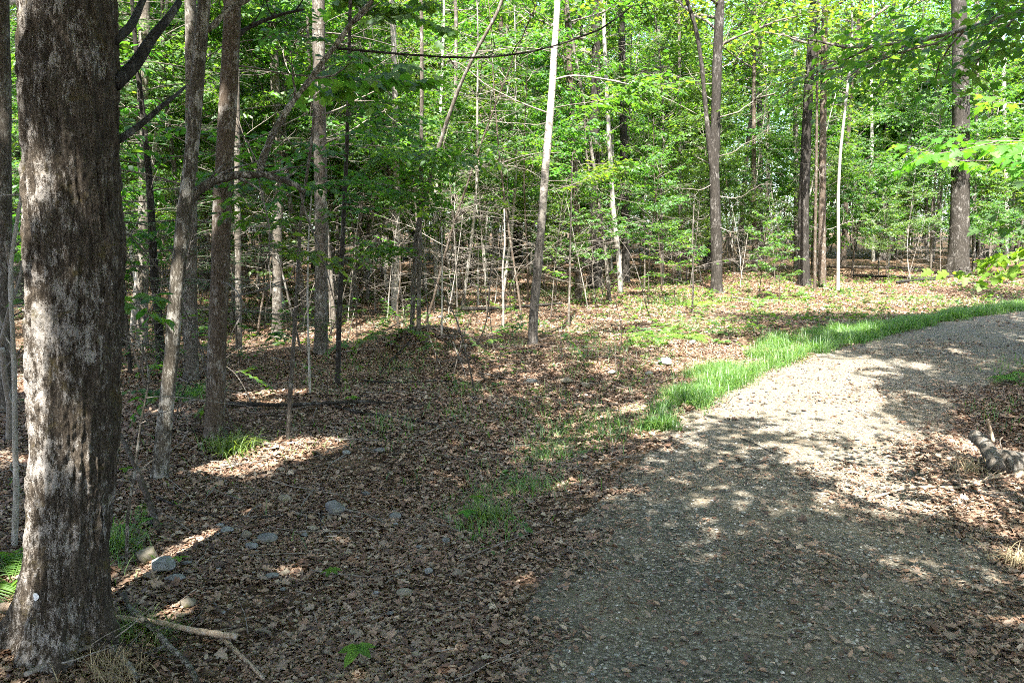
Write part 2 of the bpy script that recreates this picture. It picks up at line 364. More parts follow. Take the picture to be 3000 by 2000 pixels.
def ground_mat():
    g = G('forest floor of dead leaves'); v = g.coord()
    vo = g.n('ShaderNodeTexVoronoi', Vector=g.n('ShaderNodeMapping', Vector=v, Scale=(1, 1.25, 1)).outputs[0], Scale=15.0, Randomness=1.0)
    sep = g.n('ShaderNodeSeparateColor', Color=vo.outputs['Color'])
    col = g.ramp(sep.outputs[0], [(0, (.048, .028, .016)), (.3, (.12, .068, .038)), (.6, (.2, .128, .075)), (.85, (.29, .2, .125)), (1, (.36, .27, .18))])
    b = g.noise(v, 1.1, 5, 0.6); d = g.noise(v, 60, 4, 0.6)
    col = g.mix(g.ramp(vo.outputs['Distance'], [(.3, 0.0), (.75, .75)]), col, (.03, .02, .014))
    col = g.mix(g.ramp(d, [(.35, .45), (.6, 0.0)]), col, (.06, .045, .03))
    soil = g.mix(d, (.10, .075, .045), (.17, .125, .07))
    col = g.mix(g.ramp(b, [(.66, 0.0), (.72, .8)]), col, soil)
    col = g.mix(g.ramp(g.noise(v, .45, 5, .7), [(.58, 0.0), (.7, .35)]), col, (.05, .085, .02))
    hg = g.math('ADD', g.math('MULTIPLY', sep.outputs[1], .8), g.math('ADD', g.math('MULTIPLY', vo.outputs['Distance'], .6), d))
    return g.principled(col, 0.9, hg, 0.9, 0.03, 0.15)
M['ground'] = ground_mat()
def path_mat():
    g = G('packed grey gravel'); v = g.coord()
    vo = g.n('ShaderNodeTexVoronoi', Vector=v, Scale=62.0); vo2 = g.n('ShaderNodeTexVoronoi', Vector=v, Scale=24.0)
    s1 = g.n('ShaderNodeSeparateColor', Color=vo.outputs['Color']).outputs[0]; s2 = g.n('ShaderNodeSeparateColor', Color=vo2.outputs['Color']).outputs[0]
    c1 = g.ramp(s1, [(0, (.066, .059, .043)), (.5, (.165, .15, .115)), (.85, (.275, .252, .2)), (1, (.43, .40, .33))])
    c1 = g.mix(g.ramp(vo.outputs['Distance'], [(.35, 0.0), (.8, .8)]), c1, (.06, .053, .043))
    c2 = g.ramp(s2, [(0, (.14, .13, .115)), (1, (.36, .35, .32))])
    stone = g.math('MULTIPLY', g.ramp(s2, [(.80, 0.0), (.82, 1.0)]), g.ramp(vo2.outputs['Distance'], [(.26, 1.0), (.36, 0.0)]))
    col = g.mix(stone, c1, c2)
    b = g.noise(v, 1.6, 6, 0.65, .3); f = g.noise(v, 140, 3, .7)
    col = g.mix(g.ramp(b, [(.42, 0.0), (.68, .75)]), col, g.mix(f, (.14, .108, .066), (.29, .24, .165)))
    col = g.mix(g.ramp(f, [(.35, .5), (.55, 0.0)]), col, (.06, .052, .042))
    hg = g.math('ADD', g.math('MULTIPLY', vo.outputs['Distance'], -.7), g.math('ADD', g.math('MULTIPLY', stone, .8), g.math('MULTIPLY', f, .5)))
    return g.principled(col, 0.92, hg, 0.8, 0.012, 0.15)
M['path'] = path_mat()
def stone_mat(name, c0, c1, c2, moss=0.0):
    g = G(name); v = g.coord(); a = g.noise(v, 22, 6, .7, .3); b = g.noise(v, 150, 3, .6); o = g.objrnd()
    col = g.ramp(a, [(.3, c0), (.5, c1), (.72, c2)])
    col = g.n('ShaderNodeHueSaturation', Color=col, Value=g.math('ADD', g.math('MULTIPLY', o, .6), .7)).outputs[0]
    if moss: col = g.mix(g.ramp(g.noise(v, 9, 5, .7), [(.52, 0.0), (.62, moss)]), col, (.10, .10, .025))
    return g.principled(col, .85, g.math('ADD', a, g.math('MULTIPLY', b, .3)), .5, .01, .3)
M['stone'] = stone_mat('grey stone', (.08, .085, .08), (.16, .165, .16), (.26, .26, .25), .4)
M['stone_tan'] = stone_mat('tan stone', (.10, .085, .06), (.18, .16, .12), (.28, .255, .20), .8)
M['moss'] = G('moss and humus').principled((.05, .055, .02), .95)
M['paint'] = G('white paint').principled((.8, .8, .8), .6)
def pebble_mat():
    g = G('loose pebble'); r = g.attr('rnd')
    return g.principled(g.ramp(r, [(0, (.085, .077, .058)), (.4, (.18, .17, .135)), (.8, (.31, .3, .25)), (1, (.47, .45, .39))]), .85)
M['pebble'] = pebble_mat()

# ---------------------------------------------------------------- naming
def setp(o, label=None, cat=None, group=None, kind=None):
    if label: o['label'] = label
    if cat: o['category'] = cat
    if group: o['group'] = group
    if kind: o['kind'] = kind
    return o
def thing(name, label, cat, loc, group=None, rz=0.0):
    o = bpy.data.objects.new(name, None); COL.objects.link(o); o.empty_display_size = 0.2
    o.location = [float(c) for c in loc]; o.rotation_euler = (0, 0, rz)
    return setp(o, label, cat, group)
def dup(root, loc, rz, sc=1.0, label=None, tilt=(0, 0)):
    r = root.copy(); COL.objects.link(r); r.location = [float(c) for c in loc]; r.rotation_euler = (tilt[0], tilt[1], rz); r.scale = (sc, sc, sc)
    if label: r['label'] = label
    for ch in root.children:
        c = ch.copy(); COL.objects.link(c); c.parent = r
        for g_ in ch.children:
            d = g_.copy(); COL.objects.link(d); d.parent = c
    return r

# ---------------------------------------------------------------- ground and track
def build_ground():
    nr, na = 330, 520
    r = np.r_[0.0, 0.35 * (420 / 0.35) ** (np.linspace(0, 1, nr))]
    # finer angular steps in front of the camera
    a = np.r_[np.linspace(-0.85, 0.85, 400), np.linspace(0.85, 2 * math.pi - 0.85, na - 400 + 2)[1:-1]]
    R, A = np.meshgrid(r, a, indexing='ij'); X, Y = R * np.sin(A), R * np.cos(A)
    Z = height(X, Y)
    fine = 0.03 * (fbm(X * 5, Y * 5, None, 9, 3) - 0.5)
    s, _ = path_s(X, Y); s = s.reshape(X.shape)
    Z = Z + np.where(np.abs(s) > 1.2, fine, 0)
    Z = Z - np.where((np.abs(s) < 1.15), 0.03, 0)
    n1, n2 = X.shape
    i = np.arange(n1 - 1)[:, None] * n2 + np.arange(n2)[None]; j = np.arange(n1 - 1)[:, None] * n2 + (np.arange(n2)[None] + 1) % n2
    acc = Acc(); acc.add(np.stack([X, Y, Z], -1), np.stack([i, i + n2, j + n2, j], -1).reshape(-1, 4))
    return setp(acc.build('ground', M['ground']), 'forest floor of brown dead leaves', 'ground', kind='structure')
def build_path():
    C = resample(CEN, 700); T = np.gradient(C, axis=0); T /= np.linalg.norm(T, axis=1)[:, None]; N = np.stack([T[:, 1], -T[:, 0]], 1)
    u = np.linspace(-1, 1, 61)
    al = np.arange(len(C))
    wl = 1.28 + 0.35 * (fbm(al * 0.09, al * 0, None, 61, 4) - .5); wr = 1.22 + 0.35 * (fbm(al * 0.09, al * 0 + 9, None, 62, 4) - .5)
    S = np.where(u[None] < 0, u[None] * wl[:, None], u[None] * wr[:, None])
    X = C[:, 0:1] + N[:, 0:1] * S; Y = C[:, 1:2] + N[:, 1:2] * S
    Z = height(X, Y) + 0.008 * (fbm(X * 6, Y * 6, None, 71, 3) - .5) + 0.004 - 0.035 * np.clip((np.abs(u)[None] - .93) / .07, 0, 1)
    n1, n2 = X.shape; i = np.arange(n1 - 1)[:, None] * n2 + np.arange(n2 - 1)[None]
    acc = Acc(); acc.add(np.stack([X, Y, Z], -1), np.stack([i, i + 1, i + n2 + 1, i + n2], -1).reshape(-1, 4))
    return setp(acc.build('path', M['path']), 'grey gravel track curving away to the right', 'path', kind='structure')
build_ground(); build_path()

def wedge(n, r0, r1, half=0.74):
    """random ground points in the view wedge, uniform per area, between distances r0 and r1"""
    r = np.sqrt(rng.random(n) * (r1 * r1 - r0 * r0) + r0 * r0); t = (rng.random(n) * 2 - 1) * half
    return t * r, r
def litter_density(x, y):
    s, _ = path_s(x, y); d = np.ones(len(x))
    near = np.clip((11 - y) / 3, 0, 1)
    n = fbm(x * 1.2, y * 1.2, None, 81, 3)
    left = np.clip((-s - 1.12 - (n - .5) * 1.2) / 0.65, 0, 1) ** 1.3
    edge = np.interp(y, [3, 4.6, 6.4, 8, 10, 14], [.62, .5, .38, .6, 1.1, 1.2])
    right = np.clip((s - edge - (n - .5) * 1.3) / 0.75, 0, 1) ** 1.2
    d = np.where(s < 0, left, right)
    core = 0.045 + 0.10 * np.clip((n - .55) * 6, 0, 1)
    d = np.maximum(d, core)
    bare = fbm(x * 0.8 + 30, y * 0.8, None, 83, 3)
    return d * np.where(bare > .62, .30, 1.0)
ROCKS = [(340, 1292, 52, .75, 'stone_tan', 'round tan rock, largest beside the massive trunk'), (373, 1313, 62, .6, 'stone', 'dark grey veined rock in front of the round tan one'), (402, 1338, 44, .4, 'stone', 'flat grey rock lowest of the group by the massive trunk'),
 (768, 1178, 50, .6, 'stone', 'bluish grey angular rock alone on the leaves'), (655, 1152, 32, .5, 'stone_tan', 'small tan rock above the bare mossy soil'), (565, 1238, 26, .7, 'stone_tan', 'small upright pale rock past the dark veined one'), (615, 1245, 44, .45, 'stone', 'flat blue grey rock with rust coloured leaves on it'),
 (577, 1262, 32, .4, 'stone', 'low grey rock in front of the small upright pale one'), (715, 1222, 22, .6, 'stone_tan', 'small round tan stone below the bluish angular rock'), (908, 1195, 26, .75, 'stone', 'egg shaped grey stone between the angular rock and the grass'), (1025, 1250, 20, .8, 'stone', 'small pale round stone nearest the gravel edge'),
 (985, 1320, 22, .6, 'stone', 'small blue grey stone under a reddish leaf'), (930, 1370, 38, .4, 'stone_tan', 'long flat tan stone towards the bottom'), (625, 1330, 30, .4, 'stone', 'flat grey stone in the bare soil hollow'), (655, 1322, 22, .5, 'stone_tan', 'little tan stone beside the flat grey one in the hollow'), (430, 1395, 40, .5, 'stone_tan', 'tan rock half buried beyond the long bare stick'),
 (430, 1300, 22, .5, 'stone', 'small grey stone next to the veined rock'), (520, 1225, 30, .4, 'stone', 'flat dull stone under the forked twig'), (505, 1215, 22, .5, 'stone', 'small bluish stone above the flat dull one'), (645, 1085, 20, .5, 'stone_tan', 'small tan stone at the edge of the sun spot'), (870, 1040, 26, .4, 'stone', 'small pale stone near the thin grass'), (795, 1045, 22, .4, 'stone', 'flat little stone beyond the sunlit leaves patch'),
 (1530, 838, 34, .5, 'stone', 'pale rock in the sun beside the roadside grass'), (1405, 860, 20, .5, 'stone', 'grey stone on the leafy bank'), (1345, 890, 24, .5, 'stone_tan', 'tan stone on the bank below the grass'), (1325, 935, 22, .35, 'stone_tan', 'flat tan stone on the leaves before the grass strip'), (1065, 800, 18, .5, 'stone_tan', 'little tan stone on the slope of the mound'), (1220, 880, 24, .4, 'stone', 'flat pale stone below the birch'),
 (1300, 880, 26, .45, 'stone_tan', 'broad tan stone below the birch'), (1590, 790, 16, .6, 'stone', 'tiny white stone between ferns and roadside grass'), (700, 1235, 18, .5, 'stone', 'tiny grey stone next to the small round tan one'), (1490, 862, 18, .5, 'stone', 'small stone before the sunny pale rock'), (840, 1140, 20, .5, 'stone', 'little grey stone behind the egg shaped one')]
ROCKXY = []
for a_ in ROCKS:
    g_ = at(a_[0], a_[1]); ROCKXY.append((g_[0], g_[1], a_[2] * g_[1] / FPX / 2))
def build_litter():
    acc = Acc()
    for (n, r0, r1, l0, l1, simple) in [(340000, 2.3, 6.0, .011, .048, False), (390000, 6.0, 12.5, .018, .058, False), (270000, 12.5, 30.0, .045, .10, True)]:
        x, y = wedge(n, r0, r1); keep = rng.random(n) < litter_density(x, y); x, y = x[keep], y[keep]
        k2 = np.ones(len(x), bool)
        for rx, ry, rr in ROCKXY: k2 &= ((x - rx) ** 2 + (y - ry) ** 2 > (rr * .8) ** 2)
        x, y = x[k2], y[k2]; n = len(x)
        z = height(x, y) + rng.random(n) * 0.015 + 0.005
        a = rng.random(n) * 2 * math.pi; tl = rng.normal(size=(n, 2)) * 0.22
        T = np.stack([np.cos(a), np.sin(a), tl[:, 0] * .7], 1); N = np.stack([tl[:, 1], -tl[:, 0] * .5 + rng.normal(size=n) * .25, np.ones(n)], 1)
        L = l0 + (l1 - l0) * rng.random(n) ** 1.8
        leaves(acc, np.stack([x, y, z], 1), T, N, L, L * (.30 + .38 * rng.random(n)), rng.normal(size=n) * .2 + .12, rng.normal(size=n) * .16, rng.random(n), 0, simple)
    x, y = wedge(6500, 2.3, 9.5); keep = rng.random(len(x)) < litter_density(x, y) ** .7; x, y = x[keep], y[keep]; n = len(x); a = rng.random(n) * 6.283
    maple_leaves(acc, np.stack([x, y, height(x, y) + .016 + .02 * rng.random(n)], 1), np.stack([np.cos(a), np.sin(a), .15 * rng.normal(size=n)], 1), np.stack([.25 * rng.normal(size=n), .25 * rng.normal(size=n), np.ones(n)], 1), .03 + .035 * rng.random(n), rng.random(n) ** .8, 0, .2, .3)
    return setp(acc.build('leaf_litter', M['litter']), 'brown dead leaves strewn over the forest floor', 'leaf litter', kind='stuff')
build_litter()
def build_gravel():
    n = 70000; x, y = wedge(n, 2.4, 11)
    s, _ = path_s(x, y); k = (np.abs(s) < 1.25) & (rng.random(n) < np.clip(1.4 - np.abs(s) * .7, .2, 1)) & (fbm(x * 1.5, y * 1.5, None, 91, 3) + .3 * rng.random(n) > .52)
    x, y = x[k], y[k]; n = len(x)
    r = (0.003 + 0.011 * rng.random(n) ** 3.2); z = height(x, y) + r * .3 + .004
    B = np.array([[1, 0, 0], [.3, .9, 0], [-.8, .6, 0], [-.7, -.7, 0], [.5, -.85, 0], [0, 0, 1], [0, 0, -1.0]])
    a = rng.random(n) * 6.283; ca, sa = np.cos(a), np.sin(a)
    sc = np.stack([r * (.7 + .6 * rng.random(n)), r * (.7 + .6 * rng.random(n)), r * (.4 + .35 * rng.random(n))], 1)
    V = B[None] * sc[:, None] * (1 + .25 * rng.normal(size=(n, 7, 1)))
    V = np.stack([V[..., 0] * ca[:, None] - V[..., 1] * sa[:, None], V[..., 0] * sa[:, None] + V[..., 1] * ca[:, None], V[..., 2]], -1) + np.stack([x, y, z], 1)[:, None]
    F = np.array([[i, (i + 1) % 5, 5] for i in range(5)] + [[(i + 1) % 5, i, 6] for i in range(5)])
    acc = Acc(); acc.add(V, None, (np.arange(n)[:, None, None] * 7 + F[None]).reshape(-1, 3), rnd=np.repeat(rng.random(n), 10))
    return setp(acc.build('gravel', M['pebble'], None, False), 'loose grey pebbles on the track', 'gravel', kind='stuff')
build_gravel()

# ---------------------------------------------------------------- trunks
def trunk_acc(P, R, sides, rings, seed, flare=0.5, flare_h=0.35, lump=0.06, roots=5):
    """round trunk along the points P (base first), swelling and rooted at the foot"""
    P = np.asarray(P, float); Q = smooth(resample(np.c_[P, R], rings), 3); C, R = Q[:, :3], Q[:, 3]
    z0 = C[0, 2]; dz = C[:, 2] - z0
    a = np.arange(sides) * 2 * math.pi / sides
    lum = fbm(np.cos(a)[None] * 1.1 + seed * 3.1, np.sin(a)[None] * 1.1, (C[:, 2] / max(R[0] * 6, .2))[:, None] + 0 * a[None], seed, 3) - .5
    fl = flare * np.exp(-dz / flare_h)[:, None] * (1 + .55 * np.sin(a * roots + seed)[None] + .3 * np.sin(a * 3 + seed * 2)[None])
    rr = R[:, None] * (1 + lump * 4 * lum + fl)
    V = np.stack([C[:, 0:1] + rr * np.cos(a)[None], C[:, 1:2] + rr * np.sin(a)[None], C[:, 2:3] + 0 * rr], -1)
    n = rings; i = np.arange(n - 1)[:, None] * sides + np.arange(sides)[None]; j = np.arange(n - 1)[:, None] * sides + (np.arange(sides)[None] + 1) % sides
    acc = Acc(); acc.add(V, np.stack([i, j, j + sides, i + sides], -1).reshape(-1, 4))
    return acc

def limb_tree(acc, root, d, L, r, level, spec, out, R):
    """a limb and the twigs on it; collects the twigs that carry leaves"""
    n = max(4, int(L / spec['step']) + 2)
    P = wander(root, d, L, n, spec['jit'][level], spec['lift'][level], R)
    rad = np.linspace(r, r * .25, n)
    if level == 0 or not spec.get('cull') or cull(P).all(): acc.add(*tube(P, rad, 5 if level == 0 else 3), rnd=.5, mi=0)
    if level + 1 < spec['levels']:
        m = max(2, int(L / spec['gap'][level]))
        for q in range(m):
            f = .22 + .78 * (q + R.random()) / m; i = f * (n - 1); k = min(int(i), n - 2); p = P[k] + (P[k + 1] - P[k]) * (i - k)
            t = P[k + 1] - P[k]; t /= np.linalg.norm(t)
            side = np.cross(t, [0, 0, 1.0]); side /= max(np.linalg.norm(side), 1e-6)
            sg = 1 if q % 2 else -1
            dd = t * (.65 + .3 * R.random()) + side * sg * (.8 + .3 * R.random()) + np.array([0, 0, R.normal() * spec['vert']])
            limb_tree(acc, p, dd, L * (.30 + .25 * R.random()) * (1.25 - .7 * f), r * .42, level + 1, spec, out, R)
    if level >= spec['leaf_from']: out.append(P)

def twig_leaves(twigs, gap, R):
    Ps, Ds, Ss = [], [], []
    for P in twigs:
        s = np.r_[0, np.cumsum(np.linalg.norm(np.diff(P, axis=0), axis=1))]
        u = np.arange(s[-1] * .15, s[-1] + gap * .5, gap)
        pts = np.stack([np.interp(u, s, P[:, i]) for i in range(3)], 1)
        D = np.gradient(P, axis=0); D = np.stack([np.interp(u, s, D[:, i]) for i in range(3)], 1)
        Ps.append(pts); Ds.append(D); Ss.append(np.where(np.arange(len(u)) % 2, 1.0, -1.0))
    return np.concatenate(Ps), norm(np.concatenate(Ds)), np.concatenate(Ss)

CNT = []
def sprays(acc, twigs, gap, L0, L1, R, droop=.5, tilt=.6, simple=False, culler=None, spread=0.0, wr=.55):
    P, D, S = twig_leaves(twigs, gap, R); n = len(P); CNT.append((n, len(twigs)))
    if spread: P = P + R.normal(size=(n, 3)) * spread
    if culler is not None:
        k = culler(P); P, D, S = P[k], D[k], S[k]; n = len(P)
    side = norm(np.cross(D, np.array([0, 0, 1.0])) + 1e-6)
    T = D * (.55 + .3 * R.random((n, 1))) + side * S[:, None] * (.8 + .3 * R.random((n, 1))); T[:, 2] -= droop * (0.4 + R.random(n) * 1.2)
    N = np.stack([R.normal(size=n) * tilt, R.normal(size=n) * tilt, np.ones(n)], 1)
    L = L0 + (L1 - L0) * R.random(n)
    leaves(acc, P, T, N, L, L * wr, R.random(n) * .2, R.random(n) * .25, R.random(n), 1, simple)

UNDER = dict(step=.22, jit=(.09, .14, .15), lift=(-.015, -.01, 0), levels=3, gap=(.12, .115), vert=.30, leaf_from=1)
SPARSE = dict(step=.2, jit=(.09, .14, .15), lift=(-.015, -.01, 0), levels=3, gap=(.24, .2), vert=.12, leaf_from=1)
CROWN = dict(step=.6, jit=(.12, .16, .18), lift=(.03, .02, 0), levels=3, gap=(.30, .26), vert=.45, leaf_from=1)

STK = []
# ---- understorey saplings: a few sorts, then copies
def sapling_mesh(seed, H, r0, n_br, reach, low, leafgap, l0, l1, simple, leafmat, barkmat, bare=False):
    R = np.random.default_rng(seed)
    P = wander((0, 0, -.08), (R.normal() * .06, R.normal() * .06, 1), H, 12, .045, .03, R)
    st = Acc(); st.add(*tube(smooth(resample(P, 24), 2), np.linspace(r0, r0 * .22, 24), 7))
    fo = Acc(); tw = []
    for q in range(n_br):
        f = low + (1 - low) * (q + R.random()) / n_br; z = f * (len(P) - 1); k = min(int(z), len(P) - 2); p = P[k] + (P[k + 1] - P[k]) * (z - k)
        az = q * 2.4 + R.normal() * .5; el = .15 + .5 * f + R.normal() * .15
        L = reach * (.45 + .75 * math.sin(math.pi * min(1, .18 + .78 * f)) * (.6 + .6 * R.random()))
        limb_tree(fo, p, (math.cos(az) * math.cos(el), math.sin(az) * math.cos(el), math.sin(el)), L, r0 * .28, 0, UNDER, tw, R)
    if not bare: sprays(fo, tw, leafgap, l0, l1, R, simple=simple)
    for q in range(9):
        f = .12 + .6 * R.random(); z = f * (len(P) - 1); k = int(z); p = P[k] + (P[k + 1] - P[k]) * (z - k); az = R.random() * 6.283; L = reach * (.4 + .6 * R.random()); D_ = wander(p, (math.cos(az), math.sin(az), .1 + .5 * R.random()), L, 9, .16, -.01, R)
        fo.add(*tube(D_, np.linspace(r0 * .22, .0016, 9), 4), mi=2)
        for w_ in range(4): fo.add(*tube(wander(D_[2 + w_], D_[3 + w_] - D_[2 + w_] + R.normal(size=3) * .09, L * (.15 + .3 * R.random()), 5, .2, 0, R), np.linspace(.003, .0012, 5), 3), mi=2)
    return st.mesh('stem', M[barkmat]), fo.mesh('foliage', [M['twig'] if not bare else M['twig_pale'], M[leafmat], M['twig_pale']], True)
def sapling_proto(name, cat, *a, **k):
    st, fo = sapling_mesh(*a, **k)
    r = bpy.data.objects.new(name, None); r.empty_display_size = .2
    ch = []
    for nm, me in (('stem', st), ('branches' if k.get('bare') else 'foliage', fo)):
        ch.append((nm, me))
    return (name, cat, ch)
def plant(proto, loc, rz, sc, label, group, tilt=(0, 0)):
    name, cat, ch = proto
    r = bpy.data.objects.new(name, None); COL.objects.link(r); r.empty_display_size = .2
    r.location = [float(c) for c in loc]; r.rotation_euler = (tilt[0], tilt[1], rz); r.scale = (sc, sc, sc)
    setp(r, label, cat, group)
    for nm, me in ch:
        o = bpy.data.objects.new(nm, me); COL.objects.link(o); o.parent = r
    return r

NEARSAP = [sapling_proto('sapling', 'sapling', 100 + i, H, r0, nb, rc, .32, .042, .065, .10, False, 'leaf', bk) for i, (H, r0, nb, rc, bk) in enumerate([
    (4.2, .022, 17, .95, 'bark_grey'), (5.5, .028, 20, 1.15, 'bark_brown'), (3.2, .017, 14, .8, 'bark_grey'), (6.6, .035, 22, 1.3, 'bark_pale'), (2.2, .012, 11, .7, 'bark_brown'), (7.5, .042, 24, 1.4, 'bark_grey')])]
FARSAP = [sapling_proto('sapling', 'sapling', 200 + i, H, r0, nb, rc, .30, .06, .10, .17, True, 'leaf', bk) for i, (H, r0, nb, rc, bk) in enumerate([
    (6.0, .035, 20, 1.4, 'bark_grey'), (8.0, .045, 24, 1.7, 'bark_pale'), (4.5, .03, 17, 1.3, 'bark_brown'), (10.0, .055, 26, 2.0, 'bark_grey')])]
DEADSAP = [sapling_proto('bare_sapling', 'sapling', 300 + i, H, r0, nb, rc, .15, .1, .1, .1, True, 'leaf', 'bark_pale', bare=True) for i, (H, r0, nb, rc) in enumerate([
    (3.5, .016, 12, .7), (5.0, .022, 14, 1.0), (2.0, .012, 9, .6)])]
DEADSAP = [(a_, b_, [(n_, m_) for n_, m_ in c_]) for a_, b_, c_ in DEADSAP]
for q_, bk_ in ((0, 'bark_grey'), (1, 'bark_brown')): DEADSAP[q_][2][0][1].materials[0] = M[bk_]
def crooked(seed, H, r0, nl):
    R = np.random.default_rng(seed); st = Acc(); fo = Acc(); tw = []
    for q in range(1):
        P = smooth(resample(wander((0, 0, -.03), (R.normal() * .35, R.normal() * .35, 1), H * (1 - .3 * q), 12, .13, -.045, R), 30), 2); st.add(*tube(P, np.linspace(r0, r0 * .25, 30), 6))
        for k in range(9):
            i = int(8 + 21 * R.random()); d = R.normal(size=3); d[2] = abs(d[2]) * .4; T = wander(P[i], d, .15 + .45 * R.random(), 8, .14, -.02, R); fo.add(*tube(T, np.linspace(r0 * .35, .001, 8), 4)) if nl else st.add(*tube(T, np.linspace(r0 * .35, .001, 8), 4))
            if k < nl: tw.append(T)
    if tw: sprays(fo, tw, .035, .06, .10, R, droop=.2, tilt=.3)
    return ('undergrowth_stem', 'undergrowth', [('stem', st.mesh('stem', M[['bark_grey', 'twig', 'bark_brown'][seed % 3]]))] + ([('foliage', fo.mesh('twigs', [M['twig'], M['leaf']]))] if nl else []))
CROOK = [crooked(700 + i, H, r, n) for i, (H, r, n) in enumerate([(1.6, .007, 0), (1.1, .005, 4), (2.2, .009, 3), (.8, .004, 5), (1.8, .007, 0), (1.3, .006, 2)])]

# ---- trees given by their outline in the photograph
def line_at_depth(pts, Y, dys=None):
    return np.array([on_plane(px, py, Y + (0 if dys is None else dys[i])) for i, (px, py) in enumerate(pts)])
def crown(parent, P, z_from, n, reach, r, seed, base, gap=.07, l0=.13, l1=.2, culler=cull, leafmat='leaf_canopy', el0=.2):
    R = np.random.default_rng(seed); acc = Acc(); tw = []
    spec = dict(CROWN); spec['cull'] = True; spec['base'] = np.zeros(3)
    zs = P[:, 2]
    for q in range(n):
        f = (q + R.random()) / n; z = z_from + (zs[-1] - z_from) * f
        p = np.array([np.interp(z, zs, P[:, i]) for i in range(3)])
        az = q * 2.4 + R.normal() * .4; el = el0 + .6 * f + R.normal() * .15
        L = reach * (1.05 - .6 * f) * (.7 + .5 * R.random())
        dv = np.array([math.cos(az) * math.cos(el), math.sin(az) * math.cos(el), math.sin(el)])
        if culler is not None:
            k_ = SUNV[:2] / SUNV[2]; Q_ = p + dv * np.linspace(.05, 1, 24)[:, None] * L; gx_, gy_ = Q_[:, 0] - k_[0] * Q_[:, 2], Q_[:, 1] - k_[1] * Q_[:, 2]; u_ = gx_ - (-2.05 + 0.28 * (gy_ - 3.34))
            if ((u_ > -.25) & (u_ < .05) & (gy_ > 2.8) & (gy_ < 5.2)).any(): continue
        if culler is not None and (~culler(p + dv * np.linspace(.1, 1, 8)[:, None] * L)).sum() >= 4: continue
        limb_tree(acc, p, dv, L, max(.012, r * .4 * (1 - .6 * f)), 0, spec, tw, R)
    if tw: sprays(acc, tw, gap, l0, l1, R, droop=.3, tilt=.55, simple=True, culler=culler, spread=.2, wr=.6)
    return acc.build('crown', [M['twig'], M[leafmat]], parent, True, loc=base)
def dead_branch(parent, p, d, L, r, seed, base, mat='twig_pale', twigs=6, lift=-.01, k=6, name='branch'):
    R = np.random.default_rng(seed); acc = Acc(); n = 12
    P = wander(p, d, L, n, .12, lift, R); acc.add(*tube(smooth(P, 1), np.linspace(r, r * .2, n), k))
    for q in range(twigs):
        i = 2 + int((n - 3) * (q + R.random()) / twigs); t = norm(P[min(i + 1, n - 1)] - P[i - 1])
        dd = t + R.normal(size=3) * .6; l = L * (.15 + .3 * R.random())
        tp = wander(P[i], dd, l, 6, .2, -.01, R); acc.add(*tube(tp, np.linspace(r * .4, r * .12, 6), 4))
    return acc.build(name, M[mat], parent, True, loc=base)

def photo_tree(name, label, cat, base_px, pts, wpx, mat, H=15., crown_n=14, seed=0, group='trees standing around the track', sides=18, rings=60, flare=.45, crown_from=None, reach=3.2, extra=None, culler=cull, tip=None, lump=.06):
    g = at(*base_px); k = (g[1] * CP - (g[2] - CAMZ) * SP) / FPX
    w0, w1 = wpx; r0, r1 = w0 * k / 2, w1 * k / 2
    Y = g[1] + r0
    V = line_at_depth(pts, Y)
    b = np.array([on_plane(base_px[0], base_px[1], Y)[0], Y, g[2]])
    P = np.concatenate([[b - [0, 0, .12]], V]); P = P[np.r_[True, np.diff(P[:, 2]) > .02]]
    rad = np.interp(P[:, 2], [P[0, 2], P[-1, 2]], [r0, r1])
    if tip is None:
        d = norm(P[-1] - P[-2] if len(P) > 2 else P[-1] - P[0]) * .6 + np.array([0, 0, .6]); R = np.random.default_rng(seed + 900)
        up = max(1.0, H - P[-1, 2]); U = wander(P[-1], d, up, 10, .05, .08, R)[1:]
        P = np.concatenate([P, U]); rad = np.r_[rad, np.linspace(r1, r1 * .2, 10)[1:]]
    t = thing(name, label, cat, b, group)
    trunk_acc(P, rad, sides, rings, seed + 1, flare, max(.12, r0 * 1.6), lump).build('trunk', M[mat], t, True, loc=b)
    if crown_n: crown(t, P, crown_from or max(4.5, H * .38), crown_n, reach, r1, seed + 50, b, culler=culler)
    return t, b, P, rad

